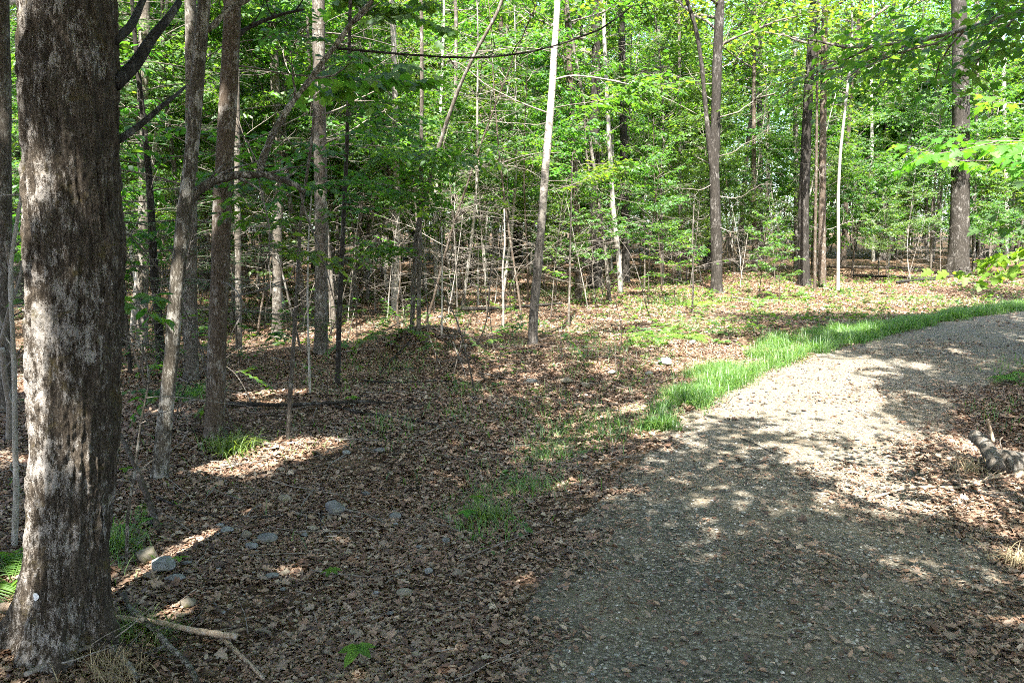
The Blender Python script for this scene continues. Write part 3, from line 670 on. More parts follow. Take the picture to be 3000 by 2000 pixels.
# ---------------------------------------------------------------- the big trunk in front
def big_tree():
    L = [(0, 45, 268), (250, 47, 275), (500, 58, 278), (575, 60, 284), (650, 63, 279), (800, 66, 280), (1000, 69, 272), (1200, 66, 256), (1350, 58, 243), (1450, 46, 232), (1530, 30, 220)][::-1]
    g = at(118, 1525); Y = g[1] + .17
    C, R = [], []
    for py, a, b in L:
        p, q = on_plane(a, py, Y), on_plane(b, py, Y); C.append((p + q) / 2); R.append(abs(q[0] - p[0]) / 2 * .90)
    C, R = np.array(C), np.array(R)
    up = wander(C[-1], (-.02, 0, 1), 13.5, 10, .03, .03)[1:]; 
    P = np.concatenate([[C[0] - [0, 0, .25]], C, up]); rad = np.r_[R[0], R, np.linspace(R[-1], .06, 10)[1:]]
    base = np.array([C[0, 0], Y, g[2]])
    t = thing('broadleaf_tree', 'massive rough barked trunk with a white paint spot, nearest tree to the camera', 'tree', base, 'trees standing around the track')
    sides, rings = 300, 900
    zz = np.concatenate([np.linspace(P[0, 2], 4.2, 780), np.linspace(4.2, P[-1, 2], rings - 780 + 1)[1:]])
    Pm = smooth(resample(np.c_[P, rad], 400), 10)
    Cc = np.stack([np.interp(zz, Pm[:, 2], Pm[:, i]) for i in range(4)], 1); Rr = Cc[:, 3:4]
    a = np.arange(sides)[None] * 2 * math.pi / sides; z = zz[:, None] + 0 * a; dz = z - g[2]
    x1, y1 = np.cos(a) * .19 + 0 * z, np.sin(a) * .19 + 0 * z
    wx = (fbm(x1 * 5, y1 * 5, z * 2.2, 7, 3) - .5) * .07
    ridge = np.clip(np.abs(2 * noise((x1 + wx) * 34, (y1 + wx) * 34, z * 4.0, 11) - 1) * 1.5, 0, 1) + .5 * np.abs(2 * noise((x1 + wx) * 75, (y1 + wx) * 75, z * 11, 12) - 1)
    plate = fbm(x1 * 45, y1 * 45, z * 26, 13, 3) - .5
    lump = fbm(x1 * 4, y1 * 4, z * 1.3, 17, 3) - .5
    da = np.angle(np.exp(1j * (a - (-math.pi / 2 - .72 + .10 * np.sin(z * 1.3) + .05 * (z - 1)))))        # seam down the left of the trunk
    seam = -np.exp(-(da / .075) ** 2) * .030 * np.clip((z - .9) / .5, 0, 1)
    burl = .035 * np.exp(-(np.angle(np.exp(1j * (a + .30))) / .35) ** 2 - ((z - 1.70) / .14) ** 2)
    scar = -.025 * np.exp(-(np.angle(np.exp(1j * (a + .75))) / .10) ** 2 - ((z - 1.18) / .05) ** 2)
    knot = .02 * np.exp(-(np.angle(np.exp(1j * (a + math.pi / 2 + .62))) / .12) ** 2 - ((z - 2.52) / .035) ** 2) - .045 * np.exp(-(np.angle(np.exp(1j * (a + math.pi / 2 + .55))) / .05) ** 2 - ((z - 2.46) / .03) ** 2)
    fl = np.exp(-np.maximum(dz, -.05) / .16) * (.10 + .05 * np.sin(a * 4 + .6) + .03 * np.sin(a * 7 + 2)) + .10 * np.exp(-np.maximum(dz, 0) / .13) * np.exp(-(np.angle(np.exp(1j * (a - math.pi * 1.08))) / .45) ** 2)
    rr = Rr * (1 + .11 * lump) + .019 * (ridge - .7) + .014 * plate + .006 * (noise(x1 * 120, y1 * 120, z * 70, 14) - .5) + seam + burl + scar + knot + fl * .8
    V = np.stack([Cc[:, 0:1] + rr * np.cos(a), Cc[:, 1:2] + rr * np.sin(a), z], -1)
    i = np.arange(rings - 1)[:, None] * sides + np.arange(sides)[None]; j = np.arange(rings - 1)[:, None] * sides + (np.arange(sides)[None] + 1) % sides
    cr = .5 + .5 * np.cos(a[0] - (-math.pi / 2 - .75)) + 0 * z - .22 * (z > 99)  # pale lichen weighted to the left, also brightening the sunlit side by colour
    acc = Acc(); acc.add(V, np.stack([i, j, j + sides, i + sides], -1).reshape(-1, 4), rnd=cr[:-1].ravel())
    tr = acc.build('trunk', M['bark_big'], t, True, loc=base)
    # paint spot
    p = on_plane(140, 1326, Y); k = int(np.argmin(np.abs(zz - p[2]))); 
    ang = -math.pi / 2 + .03 + math.asin(max(-.9, min(.9, (p[0] - Cc[k, 0]) / Rr[k, 0]))) 
    aa = np.linspace(0, 2 * math.pi, 14, endpoint=False); pa = Acc(); VV = []
    for s_ in (0, .5, 1):
        for q in aa:
            rad_ = s_ * (.011 + .003 * math.sin(q * 3 + 1)); du, dv = rad_ * math.cos(q), rad_ * 1.35 * math.sin(q); th = ang + du / Rr[k, 0]
            kk = int(np.argmin(np.abs(zz - (p[2] + dv)))); jj = int(round(th / (2 * math.pi) * sides)) % sides
            R_ = rr[max(0, kk - 2):kk + 3, [(jj - 1) % sides, jj, (jj + 1) % sides]].max() + .0035 - .002 * s_
            VV.append([Cc[k, 0] + R_ * math.cos(th), Cc[k, 1] + R_ * math.sin(th), p[2] + dv])
    Qs = [[s_ * 14 + q, s_ * 14 + (q + 1) % 14, (s_ + 1) * 14 + (q + 1) % 14, (s_ + 1) * 14 + q] for s_ in (0, 1) for q in range(14)]
    pa.add(np.array(VV), np.array(Qs)); pa.build('paint_spot', M['paint'], t, True, loc=base)['label'] = 'small white paint spot on the bark'
    # broken branch stubs on its right side
    for pts, r_ in (([(262, 195), (310, 150), (350, 85), (385, 45), (412, 5)], (.030, .014)), ([(272, 322), (320, 290), (370, 245), (410, 215), (425, 200)], (.016, .006)), ([(262, 95), (300, 62), (320, 20), (345, -40)], (.02, .012))):
        Q = line_at_depth(pts, Y, np.linspace(0.05, .5, len(pts))); Q = smooth(resample(Q, 14), 1); ac = Acc(); ac.add(*tube(Q, np.linspace(*r_, 14), 8)); ac.build('branch', M['bark_dark'], t, True, loc=base)
    crown(t, P, 6.5, 16, 4.0, .2, 777, base)
big_tree()

# ---------------------------------------------------------------- the other trunks one can tell apart
TREES = [
 # base px, points upward, (width at base, width at top of picture), bark, height, label
 ('E', (362, 1105), [(375, 1000), (386, 900), (398, 760), (411, 600), (428, 450), (441, 350), (456, 150), (472, -10)], (36, 27), 'bark_lichen', 12, 'thin leaning trunk blotched with pale lichen, with an arching broken limb'),
 ('F', (490, 1015), [(497, 850), (505, 600), (514, 400), (526, 200), (535, -10)], (44, 36), 'bark_brown', 14, 'straight brown trunk with a tuft of grass at its foot'),
 ('G', (440, 878), [(438, 780), (437, 640), (438, 520), (440, 300), (438, 0)], (31, 24), 'bark_grey', 14, 'grey trunk half hidden behind the lichen blotched leaning one'),
 ('D', (325, 805), [(327, 650), (332, 450), (326, 300), (330, 150), (332, -10)], (26, 22), 'bark_grey', 14, 'pale trunk seen through dark conifer boughs'),
 ('B', (12, 950), [(14, 700), (10, 400), (8, 150), (4, -10)], (30, 28), 'bark_grey', 15, 'grey trunk at the very edge beyond the massive one'),
 ('H', (548, 806), [(547, 600), (545, 400), (544, 200), (540, -10)], (15, 12), 'bark_grey', 12, 'slim grey stem just beyond the brown trunk with the grass tuft'),
 ('I', (635, 778), [(636, 600), (640, 400), (634, 250), (628, 100), (622, -10)], (22, 18), 'bark_grey', 14, 'grey trunk standing behind the long arching broken limb'),
 ('J', (737, 815), [(738, 650), (737, 450), (734, 250), (732, 100), (731, -10)], (30, 26), 'bark_grey', 15, 'sturdy grey trunk with a dark spreading foot near the mound'),
 ('N', (905, 716), [(908, 620), (912, 520), (910, 400), (906, 150), (900, -10)], (17, 12), 'bark_pale', 14, 'pale sunlit stem behind the mound'),
 ('O', (945, 762), [(950, 650), (957, 520), (985, 420), (1019, 300), (1054, 200), (1094, 115), (1150, 20)], (11, 8), 'bark_grey', 9, 'slender pale tree that bends far over above the mound'),
 ('Q', (961, 768), [(963, 600), (967, 400), (969, 200), (968, -10)], (10, 8), 'bark_grey', 11, 'slender upright stem crossing the bent pale one'),
 ('R', (1222, 792), [(1226, 720), (1232, 650), (1240, 560), (1250, 430), (1258, 330), (1266, 230), (1274, 110), (1281, -10)], (22, 13), 'bark_birch', 12, 'white birch with a dark foot leaning alone in the clearing'),
 ('U', (1328, 690), [(1327, 560), (1322, 420), (1314, 280), (1308, 150), (1300, -10)], (15, 12), 'bark_brown', 13, 'brown stem just behind the white birch'),
 ('V', (1401, 692), [(1392, 590), (1380, 500), (1369, 410), (1355, 325), (1336, 210), (1316, 100), (1300, -10)], (9, 6), 'bark_grey', 9, 'very thin grey stem leaning towards the white birch'),
 ('W', (1427, 673), [(1420, 580), (1408, 480), (1398, 300), (1389, 120), (1385, -10)], (12, 8), 'bark_pale', 11, 'pale stem with a bright sunlit foot among saplings'),
 ('X', (1438, 648), [(1437, 540), (1434, 420), (1430, 200), (1426, -10)], (19, 15), 'bark_dark', 15, 'blackish trunk in deep shade behind the pale stem with a bright foot'),
 ('Y', (1513, 600), [(1512, 450), (1510, 250), (1509, -10)], (15, 13), 'bark_grey', 15, 'grey trunk far back between the blackish trunk and the forked one'),
 ('Z', (1647, 674), [(1646, 600), (1644, 500), (1640, 380), (1644, 250), (1649, 100), (1655, -10)], (25, 19), 'bark_dark', 14, 'dark trunk with a second stem and many bare branches at the clearing edge'),
 ('AB', (1847, 657), [(1846, 570), (1846, 480), (1850, 350), (1857, 210), (1865, 100), (1871, -10)], (25, 18), 'bark_dark', 14, 'dark trunk with a limb reaching over to a higher bough'),
 ('AC', (1829, 622), [(1829, 500), (1828, 350), (1826, 150), (1824, -10)], (12, 10), 'bark_grey', 14, 'grey stem close behind the dark trunk with the reaching limb'),
 ('AD', (1889, 660), [(1888, 550), (1889, 400), (1891, 250), (1893, 100), (1896, -10)], (18, 13), 'bark_brown', 14, 'brown trunk beside the dark trunk with the reaching limb'),
 ('AE', (1872, 667), [(1872, 560), (1874, 450), (1876, 300), (1878, 100)], (7, 5), 'bark_brown', 9, 'thin stem squeezed between a dark and a brown trunk'),
 ('AF', (1925, 670), [(1926, 560), (1925, 450), (1930, 350), (1940, 260), (1952, 150), (1958, 60)], (8, 5), 'bark_pale', 9, 'thin whitish stem leaning beside the pair of dark and brown trunks'),
 ('AG', (2202, 634), [(2203, 560), (2206, 420), (2207, 250), (2205, 100), (2202, -10)], (42, 31), 'bark_dark', 17, 'broad dark trunk standing back from the bend of the track'),
 ('AH', (2312, 610), [(2312, 500), (2310, 380), (2306, 200), (2300, 0)], (10, 8), 'bark_pale', 13, 'thin pale trunk beyond the broad dark one'),
 ('AI', (2237, 622), [(2237, 540), (2240, 400), (2244, 200), (2246, 0)], (8, 6), 'bark_grey', 12, 'thin grey stem hard against the broad dark trunk'),
 ('AA', (1746, 596), [(1746, 450), (1745, 250), (1743, -10)], (13, 11), 'bark_dark', 16, 'dark trunk deep in the wood between the two dark clearing trunks'),
 ('AK', (2006, 600), [(2005, 500), (2003, 350), (2000, 100)], (8, 6), 'bark_pale', 13, 'pale thin trunk midway between the brown trunk and the broad dark one'),
 ('AL', (2130, 600), [(2128, 480), (2123, 300), (2119, 100)], (8, 6), 'bark_grey', 13, 'slim grey trunk in the shade before the broad dark one'),
 ('AM', (1178, 664), [(1172, 600), (1164, 500), (1156, 300), (1150, 50)], (13, 10), 'bark_brown', 13, 'brown leaning trunk at the far edge of the sunlit leaves'),
 ('AN', (1040, 690), [(1042, 560), (1045, 350), (1048, 50)], (10, 8), 'bark_grey', 13, 'grey stem far behind the mound'),
 ('AO', (845, 690), [(846, 560), (848, 350), (850, 50)], (10, 8), 'bark_grey', 13, 'grey stem far behind the sturdy grey trunk'),
 ('AP', (1560, 640), [(1561, 500), (1562, 300), (1560, 50)], (8, 6), 'bark_grey', 12, 'slim stem in shade left of the trunk with bare branches'),
]
TR = {}
for q, (key, bpx, pts, wpx, mat, H, lab) in enumerate(TREES):
    nm = 'birch_tree' if key == 'R' else 'broadleaf_tree'
    big = wpx[0] > 20
    TR[key] = photo_tree(nm, lab, 'tree', bpx, pts, wpx, mat, H, 12 if big else 8, seed=20 + q, sides=28 if big else 12, rings=110 if big else 60, flare=.45 if big else .2, reach=3.0 if big else 1.8, crown_from=max(5.2, H * .45), lump=.07 if big else .04)

def px_branch(key, pts, r, dys=(0, 0), mat='bark_grey', k=7, n=26, twigs=0, seed=0, sm=2, kink=0.0):
    t, b, P, rad = TR[key]; Y = b[1]
    Q = line_at_depth(pts, Y, np.linspace(dys[0], dys[1], len(pts))); R = np.random.default_rng(seed); Q = smooth(resample(Q, n), sm)
    if kink: Q = Q + np.cumsum(R.normal(size=(n, 3)), 0) * kink * np.linspace(0, 1, n)[:, None]
    acc = Acc(); acc.add(*tube(Q, np.linspace(r[0], r[1], n) * (1 + .1 * R.normal(size=n)), k))
    for q in range(twigs):
        i = 3 + int((n - 5) * (q + R.random()) / twigs); t_ = norm(Q[min(i + 1, n - 1)] - Q[i - 1]); l = .15 + .35 * R.random()
        acc.add(*tube(wander(Q[i], t_ + R.normal(size=3) * .6, l, 6, .2, -.01, R), np.linspace(r[1] * .6 + .001, .0012, 6), 4))
    return acc.build('branch', M[mat], t, True, loc=b)
# lichen trunk: arch, riser, hanging twigs, fork
px_branch('E', [(430, 470), (452, 438), (490, 415), (545, 403), (600, 400), (650, 410), (682, 424), (697, 434)], (.034, .020), (0, .35), 'bark_lichen', 9, 40, twigs=7, seed=3, kink=.004)
px_branch('E', [(597, 398), (602, 370), (625, 310), (660, 250), (700, 195), (745, 130), (775, 95), (810, 45), (855, -5)], (.024, .018), (.27, .8), 'bark_lichen', 9, 40, twigs=8, seed=4, kink=.004)
px_branch('E', [(592, 400), (600, 440), (622, 520), (630, 600), (634, 680)], (.007, .003), (.25, .3), 'twig', 5, twigs=4, seed=5, kink=.006)
px_branch('E', [(690, 440), (698, 480), (722, 540), (750, 620), (765, 680), (775, 720)], (.008, .003), (.35, .45), 'twig', 5, twigs=5, seed=6)
px_branch('E', [(459, 80), (490, 60), (520, 25), (560, 5), (600, -25)], (.022, .018), (0, .2), 'bark_lichen', 8)
px_branch('E', [(775, 112), (850, 118), (930, 126), (1010, 132), (1100, 134), (1180, 127), (1260, 112), (1330, 88), (1395, 60), (1450, 12)], (.010, .006), (.75, .9), 'bark_dark', 6, 40, twigs=8, seed=8, kink=.003)
px_branch('E', [(600, 395), (570, 330), (540, 280), (525, 265)], (.006, .003), (.27, .2), 'twig', 5, twigs=2, seed=9)
px_branch('F', [(536, 90), (560, 70), (600, 50), (650, 32), (700, 22)], (.022, .009), (0, .3), 'bark_dark', 7, twigs=4, seed=12)
px_branch('J', [(740, 200), (770, 205), (830, 175), (900, 130), (960, 100)], (.014, .004), (0, -.5), 'twig', 6, twigs=6, seed=14)
# second stem and bare branches of the forked dark trunk
px_branch('Z', [(1643, 420), (1634, 380), (1628, 320), (1620, 240), (1612, 150), (1598, 60), (1580, 10), (1566, -40)], (.075, .045), (0, -.3), 'bark_dark', 10)
px_branch('R', [(1268, 185), (1310, 172), (1380, 180), (1450, 195), (1540, 230), (1600, 262)], (.014, .004), (0, .8), 'bark_pale', 6, twigs=8, seed=15)
px_branch('AB', [(1862, 130), (1900, 112), (1950, 82), (2000, 45), (2040, 15)], (.06, .035), (0, .6), 'bark_brown', 8)
px_branch('AG', [(2210, 130), (2240, 95), (2262, 75), (2300, 55)], (.06, .02), (0, .3), 'bark_dark', 7)
for q, (px0, py0, px1, py1) in enumerate([(1640, 192, 1500, 160), (1638, 380, 1500, 270), (1636, 230, 1555, 130), (1640, 330, 1560, 330), (1642, 420, 1540, 440), (1650, 160, 1760, 60), (1650, 270, 1790, 190), (1646, 360, 1760, 290), (1646, 450, 1760, 430), (1648, 120, 1700, 20), (1644, 480, 1570, 500), (1648, 520, 1740, 520)]):
    px_branch('Z', [(px0, py0), ((px0 * 2 + px1) / 3, (py0 * 2 + py1) / 3 + 14), ((px0 + 2 * px1) / 3, (py0 + 2 * py1) / 3 + 6), (px1, py1)], (.015, .003), (0, rng.normal() * .8), ['twig_pale', 'twig'][q % 2], 5, 24, twigs=14, seed=30 + q, kink=.022)
for key, n in (('U', 5), ('AD', 5), ('AB', 5), ('X', 5), ('F', 3), ('G', 4), ('I', 4), ('J', 4), ('D', 4), ('AG', 6), ('R', 3), ('Y', 4), ('N', 3), ('AC', 3), ('V', 3)):
    t, b, P, rad = TR[key]; R = np.random.default_rng(len(key) * 77 + ord(key[-1]))
    for q in range(n * 2):
        z = b[2] + 1.2 + R.random() * 5; p = np.array([np.interp(z, P[:, 2], P[:, i]) for i in range(3)]); az = R.random() * 6.283
        dead_branch(t, p, (math.cos(az), math.sin(az), .15 + R.random() * .3), .8 + R.random() * 1.7, .005 + .008 * R.random(), int(R.integers(1e6)), b, 'twig_pale' if R.random() < .6 else 'twig')

# foliage that hangs on branches of the nearer trees
def leafy_branch(parent, base, p, d, L, seed, leafmat='leaf_dark', l0=.07, l1=.11, maple=False, r=.008, gap=.05, name='leafy_branch', lift=-.015):
    R = np.random.default_rng(seed); acc = Acc(); tw = []
    sp = dict(SPARSE if maple else UNDER); sp['lift'] = (lift, -.01, 0)
    limb_tree(acc, p, d, L, r, 0, sp, tw, R)
    if maple:
        P, D, S = twig_leaves(tw, gap, R); kk = cull(P) | (P[:, 0] > 2.0); P, D, S = P[kk], D[kk], S[kk]; n = len(P); side = norm(np.cross(D, np.array([0, 0, 1.0])))
        T = D * .5 + side * S[:, None] * (.6 + .5 * R.random((n, 1))); T[:, 2] -= .2 + .5 * R.random(n)
        maple_leaves(acc, P + norm(T) * .02, T, np.stack([R.normal(size=n) * .35, R.normal(size=n) * .35, np.ones(n)], 1), l0 + (l1 - l0) * R.random(n), R.random(n), 1)
    else: sprays(acc, tw, gap, l0, l1, R, droop=.3, tilt=.35, culler=lambda Q: cull(Q))
    return acc.build(name, [M['twig'], M[leafmat]], parent, True, loc=base)
for q, (key, px, py, dx, dy, dz, L, mp, lm) in enumerate([
    ('J', 760, 110, 1, -.35, .18, 2.6, True, 'leaf_dark'), ('J', 740, 60, .8, -.8, .1, 2.0, True, 'leaf'), ('J', 740, 330, .9, -.3, .1, 2.2, False, 'leaf'), ('J', 735, 200, -.7, -.5, .2, 1.8, True, 'leaf'),
    ('J', 740, 420, .8, -.5, .05, 1.8, False, 'leaf'), ('F', 530, 150, .9, .3, .1, 1.5, True, 'leaf'), ('I', 640, 350, .7, -.4, .15, 1.9, False, 'leaf'), ('R', 1262, 250, .9, -.1, .1, 1.8, False, 'leaf'),
    ('R', 1256, 350, -.8, .2, .1, 1.6, False, 'leaf'), ('R', 1270, 120, -.9, -.3, .15, 2.0, False, 'leaf'), ('I', 630, 120, .8, -.4, .1, 2.0, True, 'leaf'), ('R', 1248, 440, .8, .2, .05, 1.3, False, 'leaf'), ('J', 735, 520, -.8, -.2, .05, 1.5, False, 'leaf')]):
    t, b, P, rad = TR[key]; p = on_plane(px, py, b[1])
    leafy_branch(t, b, p, (dx, dy, dz), L, 400 + q, lm, .08 if not mp else .10, .12 if not mp else .15, mp)

# ---------------------------------------------------------------- nearer saplings one can tell apart
def stem_thing(name, label, base_px, pts, wpx, mat, seed, leafy=4, leafmat='leaf', bare=4, dys=None, zr=(.8, 3.2), group='saplings near the track'):
    g = at(*base_px); k = (g[1] * CP) / FPX; P = np.concatenate([[[g[0], g[1], g[2] - .06]], line_at_depth(pts, g[1], dys)])
    t = thing(name, label, 'sapling', g, group); acc = Acc(); Q = smooth(resample(P, 40), 3)
    acc.add(*tube(Q, np.linspace(wpx[0], wpx[1], 40) * k / 2, 8)); acc.build('stem', M[mat], t, True, loc=g); R = np.random.default_rng(seed)
    for q in range(leafy + bare):
        i = int(39 * (.3 + .68 * R.random())); az = R.random() * 6.283
        if q < leafy: leafy_branch(t, g, Q[i], (math.cos(az), math.sin(az), .2), .6 + .7 * R.random(), seed * 10 + q, leafmat, .07, .11, False, .005)
        else: dead_branch(t, Q[i], (math.cos(az), math.sin(az), .3), .3 + .5 * R.random(), .004, seed * 10 + q, g, 'twig_pale', 3, k=5)
    return t
stem_thing('sapling', 'thin grey sapling between the brown trunk and the sturdy grey one', (660, 1012), [(668, 880), (675, 780), (684, 640), (690, 500), (702, 420), (716, 330), (722, 250)], (11, 6), 'bark_grey', 61, 5, 'leaf')
stem_thing('sapling', 'dark thin sapling close in front of the sturdy grey trunk', (775, 882), [(778, 760), (784, 620), (790, 480), (797, 330), (801, 180), (803, 60), (806, -40)], (13, 7), 'bark_dark', 62, 7, 'leaf_dark')
stem_thing('sapling', 'pale sapling straggling beside the massive trunk', (30, 1258), [(38, 1120), (34, 1000), (33, 850), (28, 740), (22, 640), (30, 560), (44, 480), (58, 400)], (15, 7), 'bark_pale', 63, 2, 'leaf', 3)
stem_thing('sapling', 'thin whitish sapling in the middle of the sunlit leaves', (1156, 752), [(1156, 690), (1154, 620), (1160, 560), (1158, 480)], (6, 3), 'bark_pale', 64, 4)
stem_thing('sapling', 'thin stem with broad leaves beside the white birch foot', (1306, 748), [(1308, 660), (1310, 560), (1312, 450), (1315, 350)], (6, 3), 'bark_grey', 65, 6, 'leaf_bright', 1)
stem_thing('bare_sapling', 'bare crooked whip rising beside the mound', (712, 905), [(709, 800), (706, 680), (708, 560), (716, 440)], (6, 3), 'bark_pale', 66, 0, 'leaf', 6)
stem_thing('bare_sapling', 'bare thin whip just behind the mound', (916, 760), [(912, 700), (920, 640), (918, 560)], (5, 2.5), 'bark_brown', 67, 1, 'leaf', 3)
stem_thing('bare_sapling', 'grey bent whip with peeling bark beside the massive trunk', (288, 1300), [(293, 1180), (308, 1090), (325, 960), (345, 870), (330, 800), (290, 760)], (9, 4), 'bark_lichen', 68, 0, 'leaf', 6)
stem_thing('bare_sapling', 'straight thin whip at the near side of the sunlit leaves', (1014, 772), [(1015, 700), (1016, 620), (1014, 520)], (5, 3), 'bark_pale', 69, 2)
stem_thing('sapling', 'spindly sapling in front of the trunk with bare branches', (1590, 720), [(1592, 640), (1590, 560), (1594, 470)], (5, 3), 'bark_grey', 70, 4)
stem_thing('bare_sapling', 'stub of a pale whip beyond the sunlit leaves', (1098, 700), [(1097, 640), (1099, 570)], (6, 3), 'bark_pale', 71, 1)
# whitish broken dead sapling, far left
def dead_snag():
    g = at(20, 1010); Y = g[1]; t = thing('dead_sapling', 'whitish broken dead sapling with snapped boughs beside the massive trunk', 'dead tree', g)
    for q, (pts, r) in enumerate([([(0, 800), (20, 720), (30, 680), (22, 600), (12, 555)], (.022, .012)), ([(30, 690), (46, 640), (60, 560), (52, 520)], (.014, .006)), ([(-20, 590), (10, 610), (40, 650), (62, 690)], (.012, .007)), ([(20, 1012), (22, 930), (10, 860), (4, 800)], (.024, .022)), ([(-10, 860), (20, 838), (48, 800)], (.012, .006)), ([(-20, 700), (6, 740), (28, 820), (34, 900)], (.01, .008))]):
        Q = smooth(resample(line_at_depth(pts, Y, np.linspace(0, rng.normal() * .25, len(pts))), 18), 1); ac = Acc(); ac.add(*tube(Q, np.linspace(*r, 18), 7)); ac.build('trunk' if q == 3 else 'branch', M['twig_pale'], t, True, loc=g)
dead_snag()

# conifer behind the massive trunk
def hemlock_mesh(seed, H, r0, n, reach, low):
    R = np.random.default_rng(seed); P = wander((0, 0, -.1), (0, 0, 1), H, 14, .02, .05, R); st = Acc(); st.add(*tube(P, np.linspace(r0, .006, 14), 9)); fo = Acc(); tw = []
    sp = dict(step=.2, jit=(.05, .07, .08), lift=(-.03, -.03, -.02), levels=3, gap=(.14, .13), vert=.06, leaf_from=1)
    for q in range(n):
        f = low + (1 - low) * (q + R.random()) / n; z = f * 13; k = min(int(z), 12); p = P[k] + (P[k + 1] - P[k]) * (z - k); az = q * 2.4 + R.normal() * .3
        limb_tree(fo, p, (math.cos(az), math.sin(az), .12), reach * (1.08 - f) * (.8 + .4 * R.random()) + .15, .012 * (1.2 - f), 0, sp, tw, R)
    P_, D, S = twig_leaves(tw, .02, R); nn = len(P_); side = norm(np.cross(D, np.array([0, 0, 1.0])))
    T = D * .5 + side * S[:, None]; T[:, 2] += R.normal(size=nn) * .15
    leaves(fo, P_, T, np.stack([R.normal(size=nn) * .3, R.normal(size=nn) * .3, np.ones(nn)], 1), .035 + .02 * R.random(nn), .013, 0, 0, R.random(nn), 1, True)
    return ('conifer_tree', 'conifer', [('trunk', st.mesh('trunk', M['bark_dark'])), ('foliage', fo.mesh('foliage', [M['twig'], M['needle']]))])
HEM = hemlock_mesh(5, 6.5, .06, 40, 1.9, .12); HEM2 = hemlock_mesh(6, 3.0, .03, 26, 1.1, .08)
for px, py, sc, rz, lab, pr in [(372, 850, 1.0, .3, 'dark drooping conifer between the massive trunk and the lichen blotched one', HEM), (285, 800, 1.15, 2.0, 'dark conifer mostly hidden behind the massive trunk', HEM), (300, 860, .8, 1.0, 'young conifer with low dark boughs right beside the massive trunk', HEM2),
                            (1080, 655, 1.0, 4.0, 'small conifer at the far edge of the sunlit leaves', HEM2), (130, 760, 1.1, 5.0, 'dark conifer in the wood beyond the massive trunk', HEM)]:
    plant(pr, at(px, py), rz, sc, lab, 'conifers in the wood')

# leafy tree reaching in from beyond the right edge
def right_tree():
    b = np.array([4.15, 4.9, 0.0]); b[2] = height(b[0:1], b[1:2])[0]; t = thing('broadleaf_tree', 'young tree past the right edge whose bright leafy boughs reach in over the track', 'tree', b)
    P = wander(b - [0, 0, .1], (0, 0, 1), 6.5, 12, .03, .03); ac = Acc(); ac.add(*tube(P, np.linspace(.05, .012, 12), 10)); ac.build('trunk', M['bark_grey'], t, True, loc=b)
    for q, (px, py, Y, tx, ty, tY) in enumerate([(2560, 330, 4.9, 2320, 195, 4.3), (2560, 380, 4.8, 2290, 330, 4.4), (2560, 430, 4.7, 2280, 430, 4.1), (2560, 300, 4.9, 2320, 260, 5.2), (2560, 480, 4.8, 2310, 350, 4.6), (2560, 500, 4.9, 2330, 480, 4.2)]):
        p = np.array([b[0], b[1], on_plane(px, py, Y)[2] - .05]); e = on_plane(tx, ty, tY); d = e - p
        leafy_branch(t, b, p, d + [0, 0, .1 * np.linalg.norm(d)], float(np.linalg.norm(d)) * 1.0, 500 + q, 'leaf_bright' if q != 5 else 'leaf_dark', .05, .085, True, .008, .05)
    crown(t, P, 4.2, 8, 1.6, .04, 520, b)
right_tree()

# ---------------------------------------------------------------- the wood behind: many alike
R2 = np.random.default_rng(99)
def min_depth(px):
    return np.interp(px, [-300, 300, 700, 900, 1300, 1450, 1700, 2000, 2352, 2800], [9, 10, 13, 15, 17, 22, 25, 28, 30, 26])
spots = []
def free(x, y, dmin, clear_path=2.6):
    s, _ = path_s([x], [y])
    if abs(s[0]) < clear_path: return False
    for a, b in spots:
        if (a - x) ** 2 + (b - y) ** 2 < dmin * dmin: return False
    return True
for key in TR: spots.append((TR[key][1][0], TR[key][1][1]))
cnt = 0
for it in range(3000):
    if cnt >= 32: break
    px = 230 + 760 * R2.random(); y = 11.5 + 13 * R2.random(); x = (px - 1176) / FPX * y
    if y < min_depth(px) or not free(x, y, .9): continue
    spots.append((x, y)); cnt += 1; plant(NEARSAP[R2.integers(6)], (x, y, height(np.array([x]), np.array([y]))[0]), R2.random() * 6.28, .9 + .5 * R2.random(), 'leafy sapling in the sunlit understorey beyond the lichen blotched and brown trunks', 'leafy saplings beyond the nearer trunks', (R2.normal() * .05, R2.normal() * .05))
cnt = 0
LABS = ['slender leafy sapling crowded among many alike in the shady understorey', 'slender leafy sapling far back in the dense green understorey', 'thin bare whip with pale dead twigs in the shady understorey']
for it in range(20000):
    if cnt >= 150: break
    y = math.sqrt(R2.random() * (31 ** 2 - 9 ** 2) + 81); x = (R2.random() * 2 - 1) * (.72 * y + 1)
    px = 1176 + FPX * x / y
    if y < min_depth(px) or not free(x, y, .75): continue
    spots.append((x, y)); z = height(np.array([x]), np.array([y]))[0]; cnt += 1
    if R2.random() < .24: plant(DEADSAP[R2.integers(3)], (x, y, z), R2.random() * 6.28, .8 + .5 * R2.random(), LABS[2], 'bare whips in the understorey', (R2.normal() * .08, R2.normal() * .08))
    else: plant(NEARSAP[R2.integers(6)], (x, y, z), R2.random() * 6.28, .8 + .5 * R2.random(), LABS[0], 'leafy saplings of the understorey', (R2.normal() * .05, R2.normal() * .05))
cnt = 0
for it in range(20000):
    if cnt >= 85: break
    y = 27 + 20 * R2.random(); x = (R2.random() * 2 - 1) * (.72 * y + 2)
    if not free(x, y, 1.0, 3.2): continue
    spots.append((x, y)); z = height(np.array([x]), np.array([y]))[0]; cnt += 1
    plant(FARSAP[R2.integers(4)], (x, y, z), R2.random() * 6.28, .8 + .5 * R2.random(), LABS[1], 'far saplings of the understorey', (R2.normal() * .04, R2.normal() * .04))

